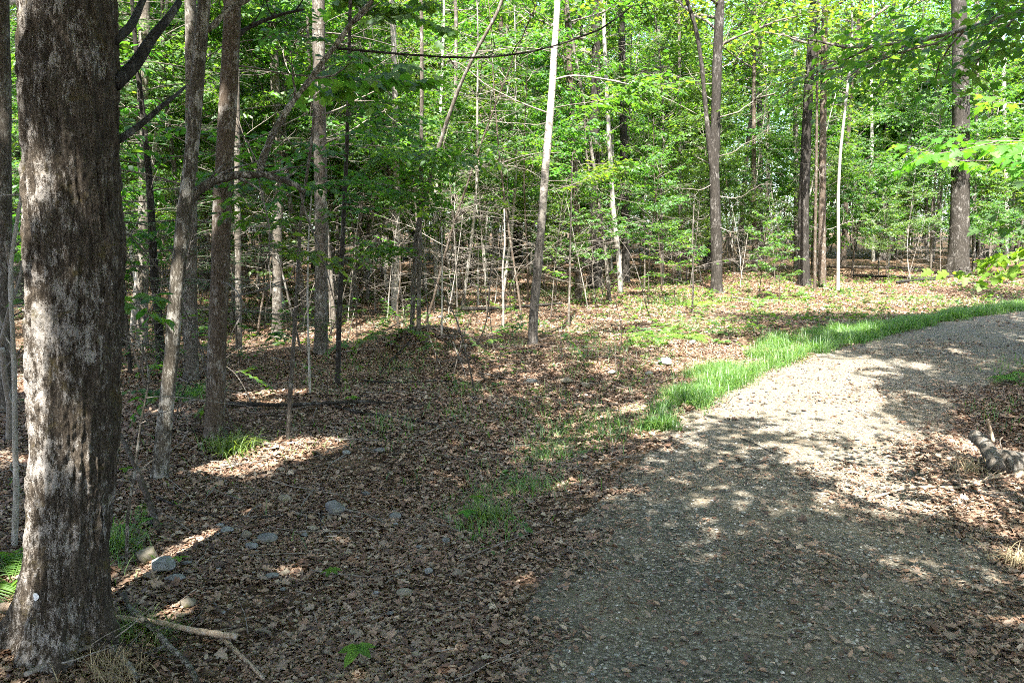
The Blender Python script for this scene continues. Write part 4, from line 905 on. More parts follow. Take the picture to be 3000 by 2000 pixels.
for q, (px, py) in enumerate([(862, 712), (886, 742), (930, 735), (978, 742), (996, 720), (1030, 735), (1052, 762), (1068, 712), (1120, 735), (1135, 700), (1185, 700), (1198, 735), (760, 770), (800, 742), (690, 800), (590, 770), (1265, 730), (1350, 715), (1380, 698), (1520, 668), (1585, 662), (1700, 660), (1780, 655), (1960, 640), (2035, 640), (2080, 652), (2160, 640)]):
    plant(DEADSAP[[0, 2, 0, 1][q % 4]], at(px, py), q * 2.3, .7 + .6 * R2.random(), 'thin bare whip rising from the sunlit leaves at the edge of the wood', 'bare whips at the clearing edge', (R2.normal() * .1, R2.normal() * .1))
for q, (px, py, v, sc) in enumerate([(1490, 690, 1, .7), (1552, 705, 4, .9), (1742, 684, 4, 1.0), (1790, 690, 4, .8), (2040, 650, 2, .9), (2092, 646, 3, .6), (2262, 640, 2, .9), (2330, 640, 3, .7), (1370, 705, 2, .9), (1275, 700, 0, .7)]):
    plant(NEARSAP[v], at(px, py), q * 1.9, sc, 'thin leafy sapling at the far edge of the clearing among the dark trunks', 'saplings at the clearing edge', (R2.normal() * .05, R2.normal() * .05))
def thicket():
    acc = Acc(); R = np.random.default_rng(321); n = 8600; y = 34 + 48 * R.random(n) ** .8; x = (R.random(n) * 2 - 1) * (.72 * y + 4); s, _ = path_s(x, y); k = np.abs(s) > 3.5; x, y = x[k], y[k]; n = len(x)
    z = height(x, y) + 1.1 + .34 * y * R.random(n) ** 1.1; m = 62; P = np.repeat(np.c_[x, y, z], m, 0) + R.normal(size=(n * m, 3)) * np.array([.75, .75, .3]); a = R.random(n * m) * 6.283
    P[:, 2] = np.maximum(P[:, 2], height(P[:, 0], P[:, 1]) + .1)
    leaves(acc, P, np.stack([np.cos(a), np.sin(a), -.3 + .4 * R.normal(size=n * m)], 1), np.stack([R.normal(size=n * m) * .5, R.normal(size=n * m) * .5, np.ones(n * m)], 1), .13 + .1 * R.random(n * m), .1, .1, .1, R.random(n * m), 1, True)
    for q in range(420):
        y_ = 33 + 45 * R.random(); x_ = (R.random() * 2 - 1) * (.7 * y_ + 3); h_ = 3 + 7 * R.random(); z_ = height(np.array([x_]), np.array([y_]))[0]
        acc.add(*tube(wander((x_, y_, z_ - .1), (R.normal() * .1, R.normal() * .1, 1), h_, 7, .05, .02, R), np.linspace(.03 + .03 * R.random(), .012, 7), 5), mi=0 if R.random() < .6 else 2)
    setp(acc.build('thicket', [M['bark_grey'], M['leaf'], M['twig_pale']]), 'far green thicket of leaves and thin stems closing the wood', 'thicket', kind='stuff')
thicket()
cnt = 0
for it in range(4000):
    if cnt >= 64: break
    px, py = 290 + 1250 * R2.random() ** 1.15, 745 + 260 * R2.random() ** 1.3
    if px > 800 and py > 900: continue
    g_ = at(px, py); s_, _ = path_s([g_[0]], [g_[1]])
    if s_[0] > -2.6: continue
    v_ = int(R2.integers(6)); cnt += 1
    plant(CROOK[v_], g_, R2.random() * 6.28, .7 + .6 * R2.random(), 'thin crooked stem of undergrowth over the shaded dead leaves', 'undergrowth stems on the leafy floor')
for q in range(22):
    px, py = 300 + 1150 * R2.random(), 780 + 420 * R2.random() ** 1.5; a_ = R2.normal() * .35; L_ = 40 + 110 * R2.random()
    if px > 850 and py > 980: px -= 450
    STK.append(([(px, py), (px + L_ * .5, py + L_ * .5 * math.sin(a_) * .5 + 3 * R2.normal()), (px + L_, py + L_ * math.sin(a_) * .5)], (.006 + .007 * R2.random(), .003), ['bark_dark', 'twig', 'twig_pale', 'bark_brown'][q % 4]))
# taller trees of the wood, trunk and crown shared between copies
def wood_proto(seed, H, r0, bk, n=16, reach=3.2, zf=.34):
    R = np.random.default_rng(seed); P = wander((0, 0, -.15), (R.normal() * .03, R.normal() * .03, 1), H, 14, .03, .05, R); rad = np.linspace(r0, r0 * .2, 14)
    a = trunk_acc(P, rad, 12, 50, seed, .4, .25).mesh('trunk', M[bk]); acc = Acc(); tw = []
    for q in range(n):
        f = (q + R.random()) / n; z = H * (zf + (1 - zf) * f); p = np.array([np.interp(z, P[:, 2], P[:, i]) for i in range(3)]); az = q * 2.4 + R.normal() * .4; el = .2 + .6 * f + R.normal() * .15
        limb_tree(acc, p, (math.cos(az) * math.cos(el), math.sin(az) * math.cos(el), math.sin(el)), reach * (1.05 - .6 * f) * (.7 + .5 * R.random()), max(.012, r0 * .4 * (1 - .6 * f)), 0, CROWN, tw, R)
    for q in range(16):
        z = 1.0 + 6 * R.random(); p = np.array([np.interp(z, P[:, 2], P[:, i]) for i in range(3)]); az = R.random() * 6.283; L = .7 + 1.6 * R.random(); D_ = wander(p, (math.cos(az), math.sin(az), .1 + .4 * R.random()), L, 9, .15, -.01, R)
        acc.add(*tube(D_, np.linspace(.012, .003, 9), 4), mi=2)
        for w_ in range(5): acc.add(*tube(wander(D_[2 + w_], D_[3 + w_] - D_[2 + w_] + R.normal(size=3) * .15, L * (.15 + .3 * R.random()), 5, .2, 0, R), np.linspace(.005, .002, 5), 3), mi=2)
    sprays(acc, tw, .055, .13, .21, R, droop=.3, tilt=.6, simple=True, spread=.22, wr=.6)
    return ('broadleaf_tree', 'tree', [('trunk', a), ('crown', acc.mesh('crown', [M['twig'], M['leaf_canopy'], M['twig_pale']]))])
WOOD = [wood_proto(600 + i, H, r, bk, n, rc, zf) for i, (H, r, bk, n, rc, zf) in enumerate([(15, .11, 'bark_grey', 16, 3.0, .42), (17, .18, 'bark_dark', 18, 3.6, .36), (13, .065, 'bark_pale', 12, 2.3, .45), (16, .12, 'bark_brown', 16, 3.0, .4), (12, .055, 'bark_dark', 11, 2.2, .4)])]
WL = ['grey trunked tree deep in the crowded wood', 'dark trunked tree deep in the crowded wood', 'pale trunked tree deep in the crowded wood', 'brown trunked tree deep in the crowded wood', 'slim dark trunked tree deep in the crowded wood']
cnt = 0; tall = [(TR[k][1][0], TR[k][1][1]) for k in TR]
for it in range(30000):
    if cnt >= 215: break
    y = 19 + 66 * R2.random() ** 1.25; x = (R2.random() * 2 - 1) * (.74 * y + 4)
    px = 1176 + FPX * x / y
    if y < min_depth(px) + 1: continue
    s, _ = path_s([x], [y])
    if abs(s[0]) < 3.4 or any((a - x) ** 2 + (b - y) ** 2 < 1.5 ** 2 for a, b in tall): continue
    tall.append((x, y)); cnt += 1; z = height(np.array([x]), np.array([y]))[0]; i = int(R2.integers(5))
    plant(WOOD[i], (x, y, z), R2.random() * 6.28, .85 + .35 * R2.random(), WL[i], 'trees of the wood behind')
# unseen trees added around and behind the camera to shade the track
OVER = [(7.3, 8.4), (8.9, 10.6), (11.8, 13.2), (-3.5, 2.3), (-2.3, -.7), (-5.9, 3.5), (3.1, .5), (-7.2, 7.2), (5.8, 6.4), (-5.2, -1.6), (-4.6, .6), (-3.4, -3.2), (3.6, -1.6), (4.6, 1.6), (-.8, -5.2), (2.2, -6.0), (5.6, -5.0), (-6.6, -4.6), (7.6, 2.4), (8.8, -2.4), (-8.6, 1.0), (-7.4, 4.2), (-3.6, -8.6), (1.0, -9.6), (6.0, -9.4), (9.4, 6.2), (11.6, 2.2), (-11.2, 4.6), (-11.0, -1.6), (-10.4, 8.4), (12.6, 8.8), (10.8, -7.0), (-1.2, -2.4), (15.6, 6.0), (15.4, 12.6), (3.0, -13), (-7.5, -9), (20, 15), (24, 20)]
for q, (x, y) in enumerate(OVER):
    z = height(np.array([x]), np.array([y]))[0]; b = np.array([x, y, z]); H = 13 + 3 * R2.random(); r = .10 + .07 * R2.random()
    P = wander(b - [0, 0, .15], (0, 0, 1), H, 14, .03, .05, R2); t = thing('broadleaf_tree', 'tall unseen tree added beyond the frame to shade the track', 'tree', b, 'unseen trees added to shade the track')
    trunk_acc(P, np.linspace(r, .03, 14), 16, 50, q + 3, .4, .2).build('trunk', M['bark_grey'], t, True, loc=b)
    crown(t, P, 4.8, 19, 3.9, r, 3000 + q, b, gap=.051, l0=.14, l1=.21)

# ---------------------------------------------------------------- grass, ferns, seedlings
def blades(acc, x, y, L, lean=.5, w=.004, mi=0, R=rng):
    n = len(x); z = height(x, y) - .01; a = R.random(n) * 6.283; d = np.stack([np.cos(a), np.sin(a)], 1); le = lean * (.3 + R.random(n))
    side = np.stack([-d[:, 1], d[:, 0], np.zeros(n)], 1) * (w * (.6 + .8 * R.random(n)))[:, None]
    pts = [np.c_[x, y, z]]
    for u in (.4, .75, 1.0): pts.append(np.c_[x + d[:, 0] * L * le * u ** 2, y + d[:, 1] * L * le * u ** 2, z + L * (u - .45 * le * u ** 2.5)])
    V = np.stack([pts[0] - side, pts[0] + side, pts[1] - side * .9, pts[1] + side * .9, pts[2] - side * .6, pts[2] + side * .6, pts[3]], 1)
    i = np.arange(n)[:, None] * 7; r = R.random(n)
    acc.add(V, np.concatenate([i + [0, 1, 3, 2], i + [2, 3, 5, 4]]), (i + np.array([4, 5, 6])), rnd=.5, mi=mi)
    acc.rq[-1] = np.r_[r, r].astype(np.float32); acc.rt[-1] = r.astype(np.float32)
def grass_patches():
    acc = Acc()
    n = 105000; Ed = resample(E2, 4000); Ed = Ed[(Ed[:, 1] > 7.2) & (Ed[:, 1] < 21.5)]; i = rng.integers(0, len(Ed) - 1, n)
    Td = np.gradient(Ed, axis=0); Td /= np.linalg.norm(Td, axis=1)[:, None]
    al = i * .0045 * 3; wd = np.interp(Ed[i, 1], [7.2, 8.3, 9.5, 12, 16, 20], [.12, .3, .75, .95, .62, .4]) * (.35 + 1.2 * fbm(al, al * 0, None, 95, 3)); u = rng.random(n) ** 1.3
    off = u * wd + .10 * rng.normal(size=n) + .25 * (fbm(al * 2, al * 0 + 5, None, 96, 3) - .5)
    x = Ed[i, 0] - Td[i, 1] * off; y = Ed[i, 1] + Td[i, 0] * off
    kk = fbm(x * 2.2, y * 2.2, None, 98, 3) > .30 + .2 * u + .16 * np.clip((9.0 - y) / 1.5, 0, 1); x, y, u = x[kk], y[kk], u[kk]
    blades(acc, x, y, (.07 + .24 * rng.random(len(x)) ** 1.4) * (1 - .3 * u) * (.5 + .95 * fbm(x * 3, y * 3, None, 99, 2)), .95, .0032)
    # thin grass in loose patches over the leafy floor
    x, y = wedge(60000, 4.5, 22); s, _ = path_s(x, y); px, py, _ = project(x, y, h_base(x, y)); nn = fbm(x * .9, y * .9, None, 191, 4)
    k = (s < -1.3) & (nn > .56) & (rng.random(len(x)) < np.interp(px, [600, 850, 1300], [.08, .4, .75])); x, y = x[k], y[k]
    blades(acc, x, y, .05 + .13 * rng.random(len(x)) ** 1.5, 1.0, .0028 * (1 + y / 14))
    # thinner patches nearer the camera: px centre, radii, number
    for cx, cy_, rx, ry, m in [(1310, 990, 85, 45, 900), (1250, 1015, 30, 12, 250), (1150, 1075, 70, 40, 260), (1110, 1140, 70, 50, 280), (1120, 1190, 55, 35, 200), (1190, 1095, 30, 15, 260), (1400, 945, 60, 20, 500), (1085, 905, 30, 10, 180), (1290, 920, 90, 25, 420), (1040, 950, 40, 12, 160), (890, 985, 50, 14, 240), (1440, 985, 30, 14, 160), (1270, 1110, 20, 10, 120), (262, 1270, 16, 45, 300), (1180, 800, 30, 8, 120), (950, 830, 60, 40, 500), (970, 780, 50, 20, 260), (1420, 860, 120, 30, 500), (1500, 800, 130, 25, 600), (1340, 760, 120, 20, 420), (1660, 740, 140, 18, 420), (1850, 705, 140, 12, 420), (2050, 690, 140, 10, 360), (2300, 940, 50, 20, 200), (2330, 850, 40, 20, 200), (2180, 700, 120, 10, 300)]:
        m = int(m * .6); a = rng.random(m) * 6.283; rr = np.sqrt(rng.random(m)) * 1.15; P = np.array([ground_hit(cx + rx * r_ * math.cos(t_), cy_ + ry * r_ * math.sin(t_), h_base)[:2] for r_, t_ in zip(rr[:m // 4 + 1], a)])
        Q = P[rng.integers(0, len(P), m)] + rng.normal(size=(m, 2)) * .11
        blades(acc, Q[:, 0], Q[:, 1], .06 + .12 * rng.random(m), .8, .003)
    setp(acc.build('grass', M['grass']), 'fresh green grass along the track edge and in thin patches', 'grass', kind='stuff')
grass_patches()
def tuft(px, py, n, L, label, mat='grass', rad=.05, w=.004):
    g = at(px, py); R = np.random.default_rng(int(px * 7 + py)); acc = Acc()
    blades(acc, g[0] + R.normal(size=n) * rad, g[1] + R.normal(size=n) * rad, L * (.5 + .7 * R.random(n)), 1.1, w, 0, R)
    o = acc.build('grass_tuft', M[mat], None, True, loc=g); setp(o, label, 'grass tuft', 'tufts of grass')
tuft(530, 1040, 260, .24, 'arching green grass tuft at the foot of the brown trunk', rad=.09)
tuft(450, 912, 200, .22, 'dark green grass tuft behind the brown trunk', rad=.12)
tuft(320, 1465, 260, .14, 'mossy green grass tuft beside the foot of the massive trunk', rad=.08, w=.002)
tuft(268, 1265, 160, .2, 'bright grass tuft in a sun spot behind the massive trunk', rad=.05, w=.003)
tuft(250, 1560, 200, .16, 'straw coloured dry grass tuft under a broken stick', 'drygrass', rad=.07, w=.002)
tuft(2225, 1085, 120, .16, 'pale dry grass tuft on the sunlit leaves beside the log', 'drygrass', rad=.07, w=.003)
tuft(1125, 1195, 120, .2, 'coarse green grass tuft where the leaves meet the gravel', rad=.06)
tuft(2340, 1300, 100, .16, 'pale grass tuft on the leaves at the track side', 'drygrass', rad=.06, w=.003)

def fern_proto(seed, n, L):
    R = np.random.default_rng(seed); acc = Acc(); out = []
    for q in range(n):
        az = q * 6.283 / n + R.normal() * .3; el = .75 + R.normal() * .18; l = L * (.75 + .4 * R.random())
        P = wander((0, 0, 0), (math.cos(az) * math.cos(el), math.sin(az) * math.cos(el), math.sin(el)), l, 16, .03, -.10, R); acc.add(*tube(P, np.linspace(.003, .0008, 16), 3), mi=0)
        s = np.linspace(.16, .99, 24); i = s * 15; k = np.minimum(i.astype(int), 14); p = P[k] + (P[k + 1] - P[k]) * (i - k)[:, None]; D = norm(P[k + 1] - P[k]); side = norm(np.cross(D, [0, 0, 1.0])); N = np.cross(side, D)
        wl = l * .21 * np.sin(np.pi * (s * .9 + .1)) ** .8 + .006
        for sg in (1, -1): leaves(acc, p, side * sg + D * .4 - N * .2 + R.normal(size=(24, 3)) * .08, N, wl, wl * .085 + .0025, .1, .15, R.random(24), 1)
    return ('fern', 'fern', [('frond_clump', acc.mesh('frond_clump', [M['fern'], M['fern']]))])
FERN = [fern_proto(i, n, L) for i, (n, L) in enumerate([(9, .42), (7, .34), (11, .5)])]
for q, (px, py, sc, lab) in enumerate([(1500, 782, 1.2, 'bright fern at the near end of the fern patch by the grass'), (1545, 768, 1.2, 'sunlit fern in the middle of the fern patch'), (1575, 782, 1.0, 'fern at the far end of the patch nearest the trunk with bare branches'), (1465, 790, 1.0, 'low fern on the birch side of the fern patch'), (1520, 752, 1.0, 'fern at the back of the fern patch'),
                                  (28, 1345, .95, 'fern at the back of the massive trunk'), (60, 1300, .8, 'small fern tucked behind the massive trunk'), (1560, 700, 1.2, 'fern in front of the trunk with bare branches'), (1610, 705, 1.1, 'fern under the trunk with bare branches'), (1790, 690, 1.3, 'fern between the two dark clearing trunks'), (1840, 680, 1.2, 'fern at the foot of the dark trunk with the reaching limb'), (2340, 880, .8, 'fern on the bank across the track'), (320, 1210, .55, 'small fern beside the leaning brown stick'), (1740, 700, 1.1, 'fern right of the trunk with bare branches')]):
    plant(FERN[q % 3], at(px, py), q * 1.7, sc, lab, 'ferns on the forest floor')
# low seedlings over the floor: too many to count
def ground_cover():
    acc = Acc(); n = 5200; x, y = wedge(n, 4.0, 30); s, _ = path_s(x, y); px, py, _ = project(x, y, h_base(x, y))
    dens = np.where(y < 9, .20, .40) * (fbm(x * .7, y * .7, None, 97, 3) > .47) + np.where((px > 1300) & (y > 12) & (y < 26), .65, 0)
    k = (np.abs(s) > 1.5) & (rng.random(n) < dens); x, y = x[k], y[k]; n = len(x); z = height(x, y); hh = .05 + .22 * rng.random(n) ** 2
    m = 7; P = np.repeat(np.c_[x, y, z + hh * .3], m, 0); a = rng.random(n * m) * 6.283; ra = rng.random(n * m) * .6
    P = P + np.stack([np.cos(a) * .03, np.sin(a) * .03, ra * np.repeat(hh, m) * 1.4], 1)
    L = np.repeat(.03 + .05 * rng.random(n), m) * (.7 + .5 * rng.random(n * m)) * np.where(np.repeat(y, m) > 12, 1.5, 1)
    leaves(acc, P, np.stack([np.cos(a), np.sin(a), .1 - .3 * rng.random(n * m)], 1), np.stack([rng.normal(size=n * m) * .3, rng.normal(size=n * m) * .3, np.ones(n * m)], 1), L, L * .6, .1, .15, rng.random(n * m), 0)
    setp(acc.build('ground_cover', M['leaf']), 'scattered low green seedlings on the forest floor', 'ground cover', kind='stuff')
ground_cover()
def seedling(px, py, label, seed, n=5, L=.07, h=.12):
    g = at(px, py); R = np.random.default_rng(seed); acc = Acc(); P = wander((0, 0, 0), (R.normal() * .3, R.normal() * .3, 1), h, 6, .1, 0, R); acc.add(*tube(P, np.linspace(.002, .001, 6), 4), mi=0)
    a = np.arange(n) * 6.283 / n + R.random(); T = np.stack([np.cos(a), np.sin(a), -.1 + 0 * a], 1)
    leaves(acc, np.repeat(P[-1:], n, 0), T, np.stack([R.normal(size=n) * .2, R.normal(size=n) * .2, np.ones(n)], 1), L * (.7 + .5 * R.random(n)), L * .55, .1, .2, R.random(n), 1)
    for o_, mats in ((acc, [M['twig'], M['leaf_bright']]),):
        ob = o_.build('seedling', mats); ob.location = [float(c) for c in g]; setp(ob, label, 'seedling', 'seedlings on the forest floor')
for q, (px, py, lab, L) in enumerate([(1085, 1175, 'bright seedling above the coarse grass beside the gravel', .09), (1075, 1215, 'broad leaved seedling low beside the gravel edge', .09), (840, 1530, 'two leaved green seedling on the leaves at the bottom', .10), (770, 1345, 'tiny seedling cluster among the leaves past the small stones', .06), (395, 1325, 'light green seedling beside the two grouped rocks', .06), (815, 935, 'leafy seedling over the dark fallen branch', .1), (700, 860, 'seedling at the foot of the dark thin sapling', .08), (1070, 1195, 'small seedling between two grass clumps at the track side', .07), (300, 1110, 'seedling by the foot of the lichen blotched trunk', .08), (820, 800, 'seedling in the leaves in front of the sturdy grey trunk', .1), (1490, 775, 'seedling rising before the fern patch', .1)]):
    seedling(px, py, lab, 800 + q, 2 + q % 4 + 1, L)

# ---------------------------------------------------------------- rocks
def rock(px, py, wpx, flat, mat, label, seed, group='rocks strewn beside the track'):
    g = at(px, py); k = g[1] / FPX; r = wpx * k / 2 * 1.12; R = np.random.default_rng(seed); n, m = 18, 28
    th = np.linspace(0, math.pi, n)[:, None]; ph = np.arange(m)[None] * 2 * math.pi / m
    d = np.stack([np.sin(th) * np.cos(ph), np.sin(th) * np.sin(ph), np.cos(th) + 0 * ph], -1)
    # cut by random planes, then roughened
    rr = np.ones((n, m))
    for _ in range(11):
        nv = norm(R.normal(size=3)); c = .60 + .32 * R.random(); dp = d @ nv; rr = np.where(dp > .05, np.minimum(rr, c / np.maximum(dp, .05)), rr)
    rr = rr * (1 + .14 * (fbm(d[..., 0] * 3 + seed, d[..., 1] * 3, d[..., 2] * 3, seed, 3) - .5))
    V = d * rr[..., None] * np.array([r, r * (.65 + .3 * R.random()), r * flat]); a = R.random() * .8 - .4
    V = np.stack([V[..., 0] * math.cos(a) - V[..., 1] * math.sin(a), V[..., 0] * math.sin(a) + V[..., 1] * math.cos(a), V[..., 2] + r * flat * .6 + .014], -1)
    i = np.arange(n - 1)[:, None] * m + np.arange(m)[None]; j = np.arange(n - 1)[:, None] * m + (np.arange(m)[None] + 1) % m
    acc = Acc(); acc.add(V, np.stack([i, i + m, j + m, j], -1).reshape(-1, 4)); o = acc.build('rock', M[mat]); o.location = [float(c) for c in g]
    setp(o, label, 'rock', group)
for q, a in enumerate(ROCKS): rock(*a, 1000 + q)
def small_stones():
    # loose fist-sized and smaller stones in the ditch soil
    pts = []
    for q in range(46):
        px, py = 480 + 520 * R2.random(), 1180 + 240 * R2.random()
        rock(px, py, 7 + 11 * R2.random() ** 2, .55, 'stone_tan' if R2.random() < .5 else 'stone', 'little stone half sunk among dead leaves in the ditch', 2000 + q, 'little stones in the ditch')
small_stones()

# ---------------------------------------------------------------- sticks and fallen wood
def stick(pts, r, mat, label, lift=0.01, name='fallen_branch', twigs=0, seed=0, k=8, dz=None, n=30):
    Q = np.array([at(px, py) + np.array([0, 0, lift + (0 if dz is None else dz[i])]) for i, (px, py) in enumerate(pts)]); Q = smooth(resample(Q, n), 2)
    R = np.random.default_rng(seed + 5); rad = np.linspace(r[0], r[1], n) * (1 + .12 * R.normal(size=n)); Q[:, 2] += np.interp(np.arange(n), [0, n - 1], [r[0], r[1]])
    acc = Acc(); acc.add(*tube(Q, rad, k)); b = Q.mean(0)
    for q in range(twigs):
        i = 3 + int((n - 5) * R.random()); t_ = norm(Q[min(i + 1, n - 1)] - Q[i - 1]); d = t_ + R.normal(size=3) * .5; d[2] = abs(d[2]) * .4
        acc.add(*tube(wander(Q[i], d, .12 + .3 * R.random(), 6, .15, -.02, R), np.linspace(r[1] * .6, .001, 6), 5))
    o = acc.build(name, M[mat], None, True, loc=b); return setp(o, label, 'branch' if name == 'fallen_branch' else 'log', 'fallen wood on the ground')
stick([(232, 1436), (300, 1440), (380, 1452), (440, 1466), (500, 1476), (545, 1482)], (.013, .016), 'wood', 'long bare tan stick lying beside the massive trunk', .03)
stick([(515, 1478), (545, 1508), (575, 1535), (606, 1568)], (.012, .009), 'wood', 'short grey stick pointing to the bottom from the end of the long bare one')
stick([(520, 1475), (540, 1462), (562, 1455)], (.010, .008), 'wood', 'stubby tan stick end jutting from the long bare one', .02)
stick([(286, 1385), (300, 1425), (340, 1455), (380, 1500), (410, 1530), (440, 1560), (455, 1600)], (.012, .013), 'bark_lichen', 'scaly grey branch crossing over the long bare stick', .045, twigs=2, seed=3)
stick([(60, 1570), (110, 1545), (160, 1520), (215, 1500), (275, 1490)], (.012, .008), 'twig_pale', 'weathered grey branch in front of the massive trunk foot', .03, twigs=4, seed=4)
stick([(240, 1470), (270, 1510), (295, 1535), (315, 1568)], (.015, .012), 'bark_lichen', 'scaly root like stick leading from the massive trunk', .01)
stick([(220, 1500), (300, 1512), (350, 1535), (400, 1545), (470, 1530)], (.004, .002), 'bark_dark', 'thin dark twig bowed across the grass by the massive trunk', .06, twigs=3, seed=6)
stick([(268, 1062), (295, 1100), (318, 1140), (345, 1190), (366, 1235)], (.016, .020), 'bark_brown', 'broken brown stick leaning beside the lichen blotched trunk', .03, dz=[.25, .2, .14, .06, 0], twigs=2, seed=7)
stick([(0, 1420), (45, 1421), (95, 1422)], (.02, .018), 'wood', 'pale barkless log end behind the massive trunk', .04)
stick([(510, 938), (600, 940), (680, 940), (760, 935), (840, 930), (900, 935)], (.022, .010), 'bark_dark', 'long dark fallen branch behind the thin grey sapling', .03, twigs=4, seed=8)
stick([(770, 940), (830, 955), (900, 965), (960, 972), (1010, 985)], (.014, .007), 'bark_dark', 'dark fallen branch beside the thin grass patch', .02, twigs=4, seed=9)
stick([(830, 880), (890, 885), (940, 883), (1000, 880), (1050, 880)], (.013, .006), 'bark_dark', 'dark branch lying in front of the mound', .02, twigs=2, seed=10)
stick([(1030, 850), (1080, 835), (1130, 810), (1170, 795)], (.009, .004), 'bark_dark', 'thin dark stick slanting between the mound and the birch', .05)
stick([(880, 1050), (950, 1040), (1000, 1020), (1060, 1000)], (.009, .004), 'bark_brown', 'brown stick lying towards the thin grass patch', .01)
stick([(1140, 1050), (1060, 1095), (980, 1120), (930, 1130)], (.009, .005), 'bark_dark', 'dark curved stick on the leaves beside the track edge', .01)
stick([(620, 1160), (580, 1180), (565, 1200)], (.006, .004), 'twig_pale', 'short pale twig among the small rocks', .03)
stick([(720, 1135), (700, 1160), (690, 1175)], (.006, .003), 'twig_pale', 'forked pale twig behind the angular rock', .03, twigs=2, seed=14)
stick([(360, 1150), (430, 1180), (480, 1190), (520, 1200)], (.008, .005), 'bark_dark', 'dark stick below the foot of the lichen blotched trunk', .02, twigs=3, seed=15)
stick([(970, 1530), (1010, 1515), (1052, 1500)], (.009, .007), 'wood', 'bleached stick on the leaves at the bottom', .01)
stick([(830, 1418), (855, 1405), (880, 1392)], (.009, .007), 'wood', 'short pale stick beside the long flat tan stone', .01)
stick([(740, 1180), (735, 1215), (750, 1240)], (.005, .003), 'bark_dark', 'small dark twig curled past the angular rock', .02)
stick([(1020, 1430), (1050, 1410), (1090, 1380), (1100, 1330)], (.005, .003), 'bark_dark', 'thin curved twig where leaves thin out to gravel', .01)
stick([(1700, 1010), (1740, 1025), (1780, 1045)], (.006, .004), 'bark_dark', 'dark twig lying on the gravel', .01)
stick([(1905, 1055), (1950, 1065), (1990, 1072)], (.006, .004), 'bark_dark', 'short twig on the gravel at the edge of the sun patch', .01)
stick([(2010, 1150), (2080, 1128), (2150, 1125), (2200, 1130), (2280, 1105), (2310, 1090)], (.008, .010), 'wood', 'tan stick lying on the sunlit leaves in front of the log', .02, twigs=4, seed=18)
stick([(2190, 1120), (2230, 1135), (2290, 1150), (2352, 1160)], (.010, .006), 'bark_dark', 'dark stick lower on the sunlit leaves by the log', .02, twigs=3, seed=19)
stick([(2120, 1200), (2180, 1170), (2210, 1155)], (.004, .003), 'twig_pale', 'thin pale twig poking across the sunlit leaves', .02)
stick([(1050, 720), (1130, 718), (1210, 712), (1290, 705)], (.045, .03), 'bark_dark', 'dark rotting log lying behind the birch', .05, 'fallen_log')
stick([(850, 722), (900, 722), (960, 720)], (.03, .02), 'bark_brown', 'thin log across the far sunlit leaves', .03, 'fallen_log')
stick([(440, 718), (500, 720), (560, 722)], (.04, .03), 'wood', 'pale log on the floor beyond the brown trunk', .05, 'fallen_log')
stick([(1960, 640), (2050, 642), (2120, 646), (2190, 640)], (.05, .03), 'bark_dark', 'dark log in the wood before the broad dark trunk', .06, 'fallen_log')
stick([(2060, 655), (2100, 650), (2150, 648)], (.05, .04), 'bark_dark', 'mossy dark log nearest the broad dark trunk', .05, 'fallen_log')
stick([(1900, 620), (2000, 622), (2120, 622)], (.06, .04), 'bark_brown', 'long straight log far in the shady wood', .08, 'fallen_log')
stick([(1680, 690), (1740, 700), (1790, 698)], (.016, .008), 'twig_pale', 'bowed bare branch at the foot of the trunk with bare branches', .08, twigs=5, seed=22)
stick([(2200, 660), (2260, 652), (2320, 655)], (.03, .015), 'bark_dark', 'bare bough lying by the track bend', .05, twigs=4, seed=23)
for q, (pts_, r_, m_) in enumerate(STK): stick(pts_, r_, m_, 'thin dead branch lying on the shaded leafy floor', .02, twigs=3, seed=200 + q)
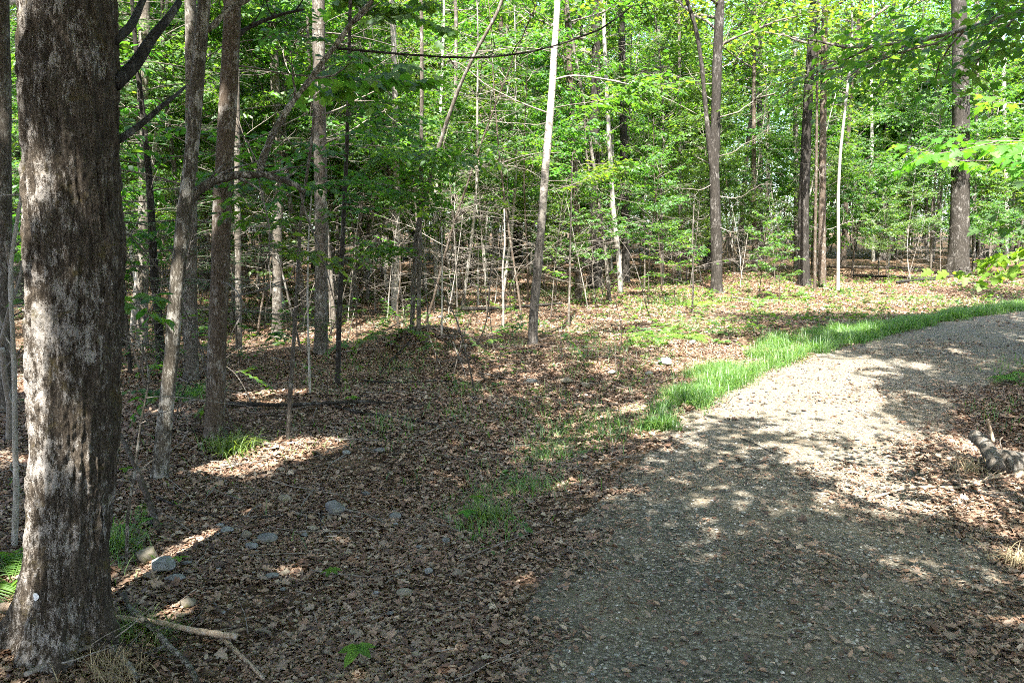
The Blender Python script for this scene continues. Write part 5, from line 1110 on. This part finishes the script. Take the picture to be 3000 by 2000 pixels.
def log_thing():
    g = at(2300, 1085); b = g.copy(); t = thing('fallen_log', 'mossy log with a broken forked stub at the track side', 'log', b, 'fallen wood on the ground'); Y = g[1]
    Q = np.array([on_plane(2293, 1062, Y), on_plane(2330, 1066, Y + .02), on_plane(2400, 1080, Y + .06), on_plane(2520, 1105, Y + .15), on_plane(2660, 1150, Y + .2)]); Q = smooth(resample(Q, 40), 3)
    Q[:, 2] = np.maximum(Q[:, 2], height(Q[:, 0], Q[:, 1]) + .05)
    def rough(Q, r, n, seed):
        ac = Acc(); V, F, T = tube(Q, np.linspace(r[0], r[1], len(Q)), n); V = V + (fbm(V[:, 0] * 25, V[:, 1] * 25, V[:, 2] * 25, seed, 3) - .5)[:, None] * .03 * norm(V - Q.mean(0)); ac.add(V, F, T); return ac
    rough(Q, (.105, .12), 26, 4).build('trunk', M['bark_grey'], t, True, loc=b)
    S = smooth(resample(np.array([on_plane(2238, 1000, Y + .35), on_plane(2262, 1020, Y + .2), on_plane(2282, 1052, Y - .02), on_plane(2290, 1078, Y - .1)]), 24), 2); rough(S, (.05, .062), 18, 6).build('forked_stub', M['bark_grey'], t, True, loc=b)
    S = smooth(resample(np.array([on_plane(2282, 1015, Y + .2), on_plane(2276, 990, Y + .22), on_plane(2268, 962, Y + .2)]), 12), 1); ac = Acc(); ac.add(*tube(S, np.linspace(.014, .010, 12), 8)); ac.build('stub', M['wood'], t, True, loc=b)
    S = smooth(resample(np.array([on_plane(2320, 1045, Y + .1), on_plane(2300, 1030, Y + .1), on_plane(2296, 1010, Y + .1), on_plane(2304, 1003, Y + .1)]), 12), 1); ac = Acc(); ac.add(*tube(S, np.linspace(.006, .004, 12), 6)); ac.build('twig', M['twig_pale'], t, True, loc=b)
    st = at(2325, 1100); S = np.array([st + [0, -.02, .02], st + [.05, 0, .045], st + [.14, .01, .05]]); ac = Acc(); ac.add(*tube(resample(S, 12), np.linspace(.03, .036, 12), 10)); setp(ac.build('fallen_branch', M['wood'], None, True, loc=st), 'short splintered chunk of wood under the mossy log', 'branch', 'fallen wood on the ground')
log_thing()
# twigs piled over the mound
def brush():
    c = np.array([MOUND[0], MOUND[1], height(MOUND[0:1], MOUND[1:2])[0]])
    labs = ['thick dark stick over the top of the mound', 'forked stick down the front of the mound', 'long stick slanting off the mound towards the birch', 'thin stick down the side of the mound', 'pale stick leaning on the mound', 'dark bent stick across the mound', 'short stick at the foot of the mound', 'stick lying down the far shoulder of the mound']
    L = [[(880, 800), (930, 775), (975, 768), (1020, 768)], [(985, 775), (998, 810), (1010, 840), (1030, 870)], [(1000, 775), (1050, 805), (1090, 830), (1110, 845)], [(1040, 790), (1052, 820), (1065, 850), (1070, 868)], [(940, 790), (900, 830), (870, 865)], [(880, 790), (920, 800), (960, 790), (1000, 785)], [(900, 850), (940, 852), (975, 845)], [(1010, 772), (1060, 780), (1110, 775)]]
    for q, pts in enumerate(L): stick(pts, (.011, .005), ['bark_dark', 'twig'][q % 2], labs[q], .02, twigs=3, seed=40 + q)
brush()
# white leaf-litter twigs scattered in the ditch and floor: thin dead twigs, too many to count
def twig_litter():
    acc = Acc(); n = 2300; x, y = wedge(n, 2.6, 17); s, _ = path_s(x, y); k = (np.abs(s) > 1.0) | (rng.random(n) < .10); x, y = x[k], y[k]
    for i in range(len(x)):
        L = .08 + .75 * rng.random() ** 3; a = rng.random() * 6.283; P = wander((x[i], y[i], 0), (math.cos(a), math.sin(a), 0), L, 5, .15, 0); P[:, 2] = height(P[:, 0], P[:, 1]) + .022 + .02 * rng.random()
        acc.add(*tube(P, np.linspace(.0035, .0015, 5) * (.6 + rng.random()), 4), mi=int(rng.random() < .4))
    setp(acc.build('twig_litter', [M['twig'], M['twig_pale']]), 'thin dead twigs scattered over the leaves', 'twig litter', kind='stuff')
twig_litter()
print('leafcounts', CNT)
print('objects', len(bpy.data.objects), 'verts', sum(len(m.vertices) for m in bpy.data.meshes))
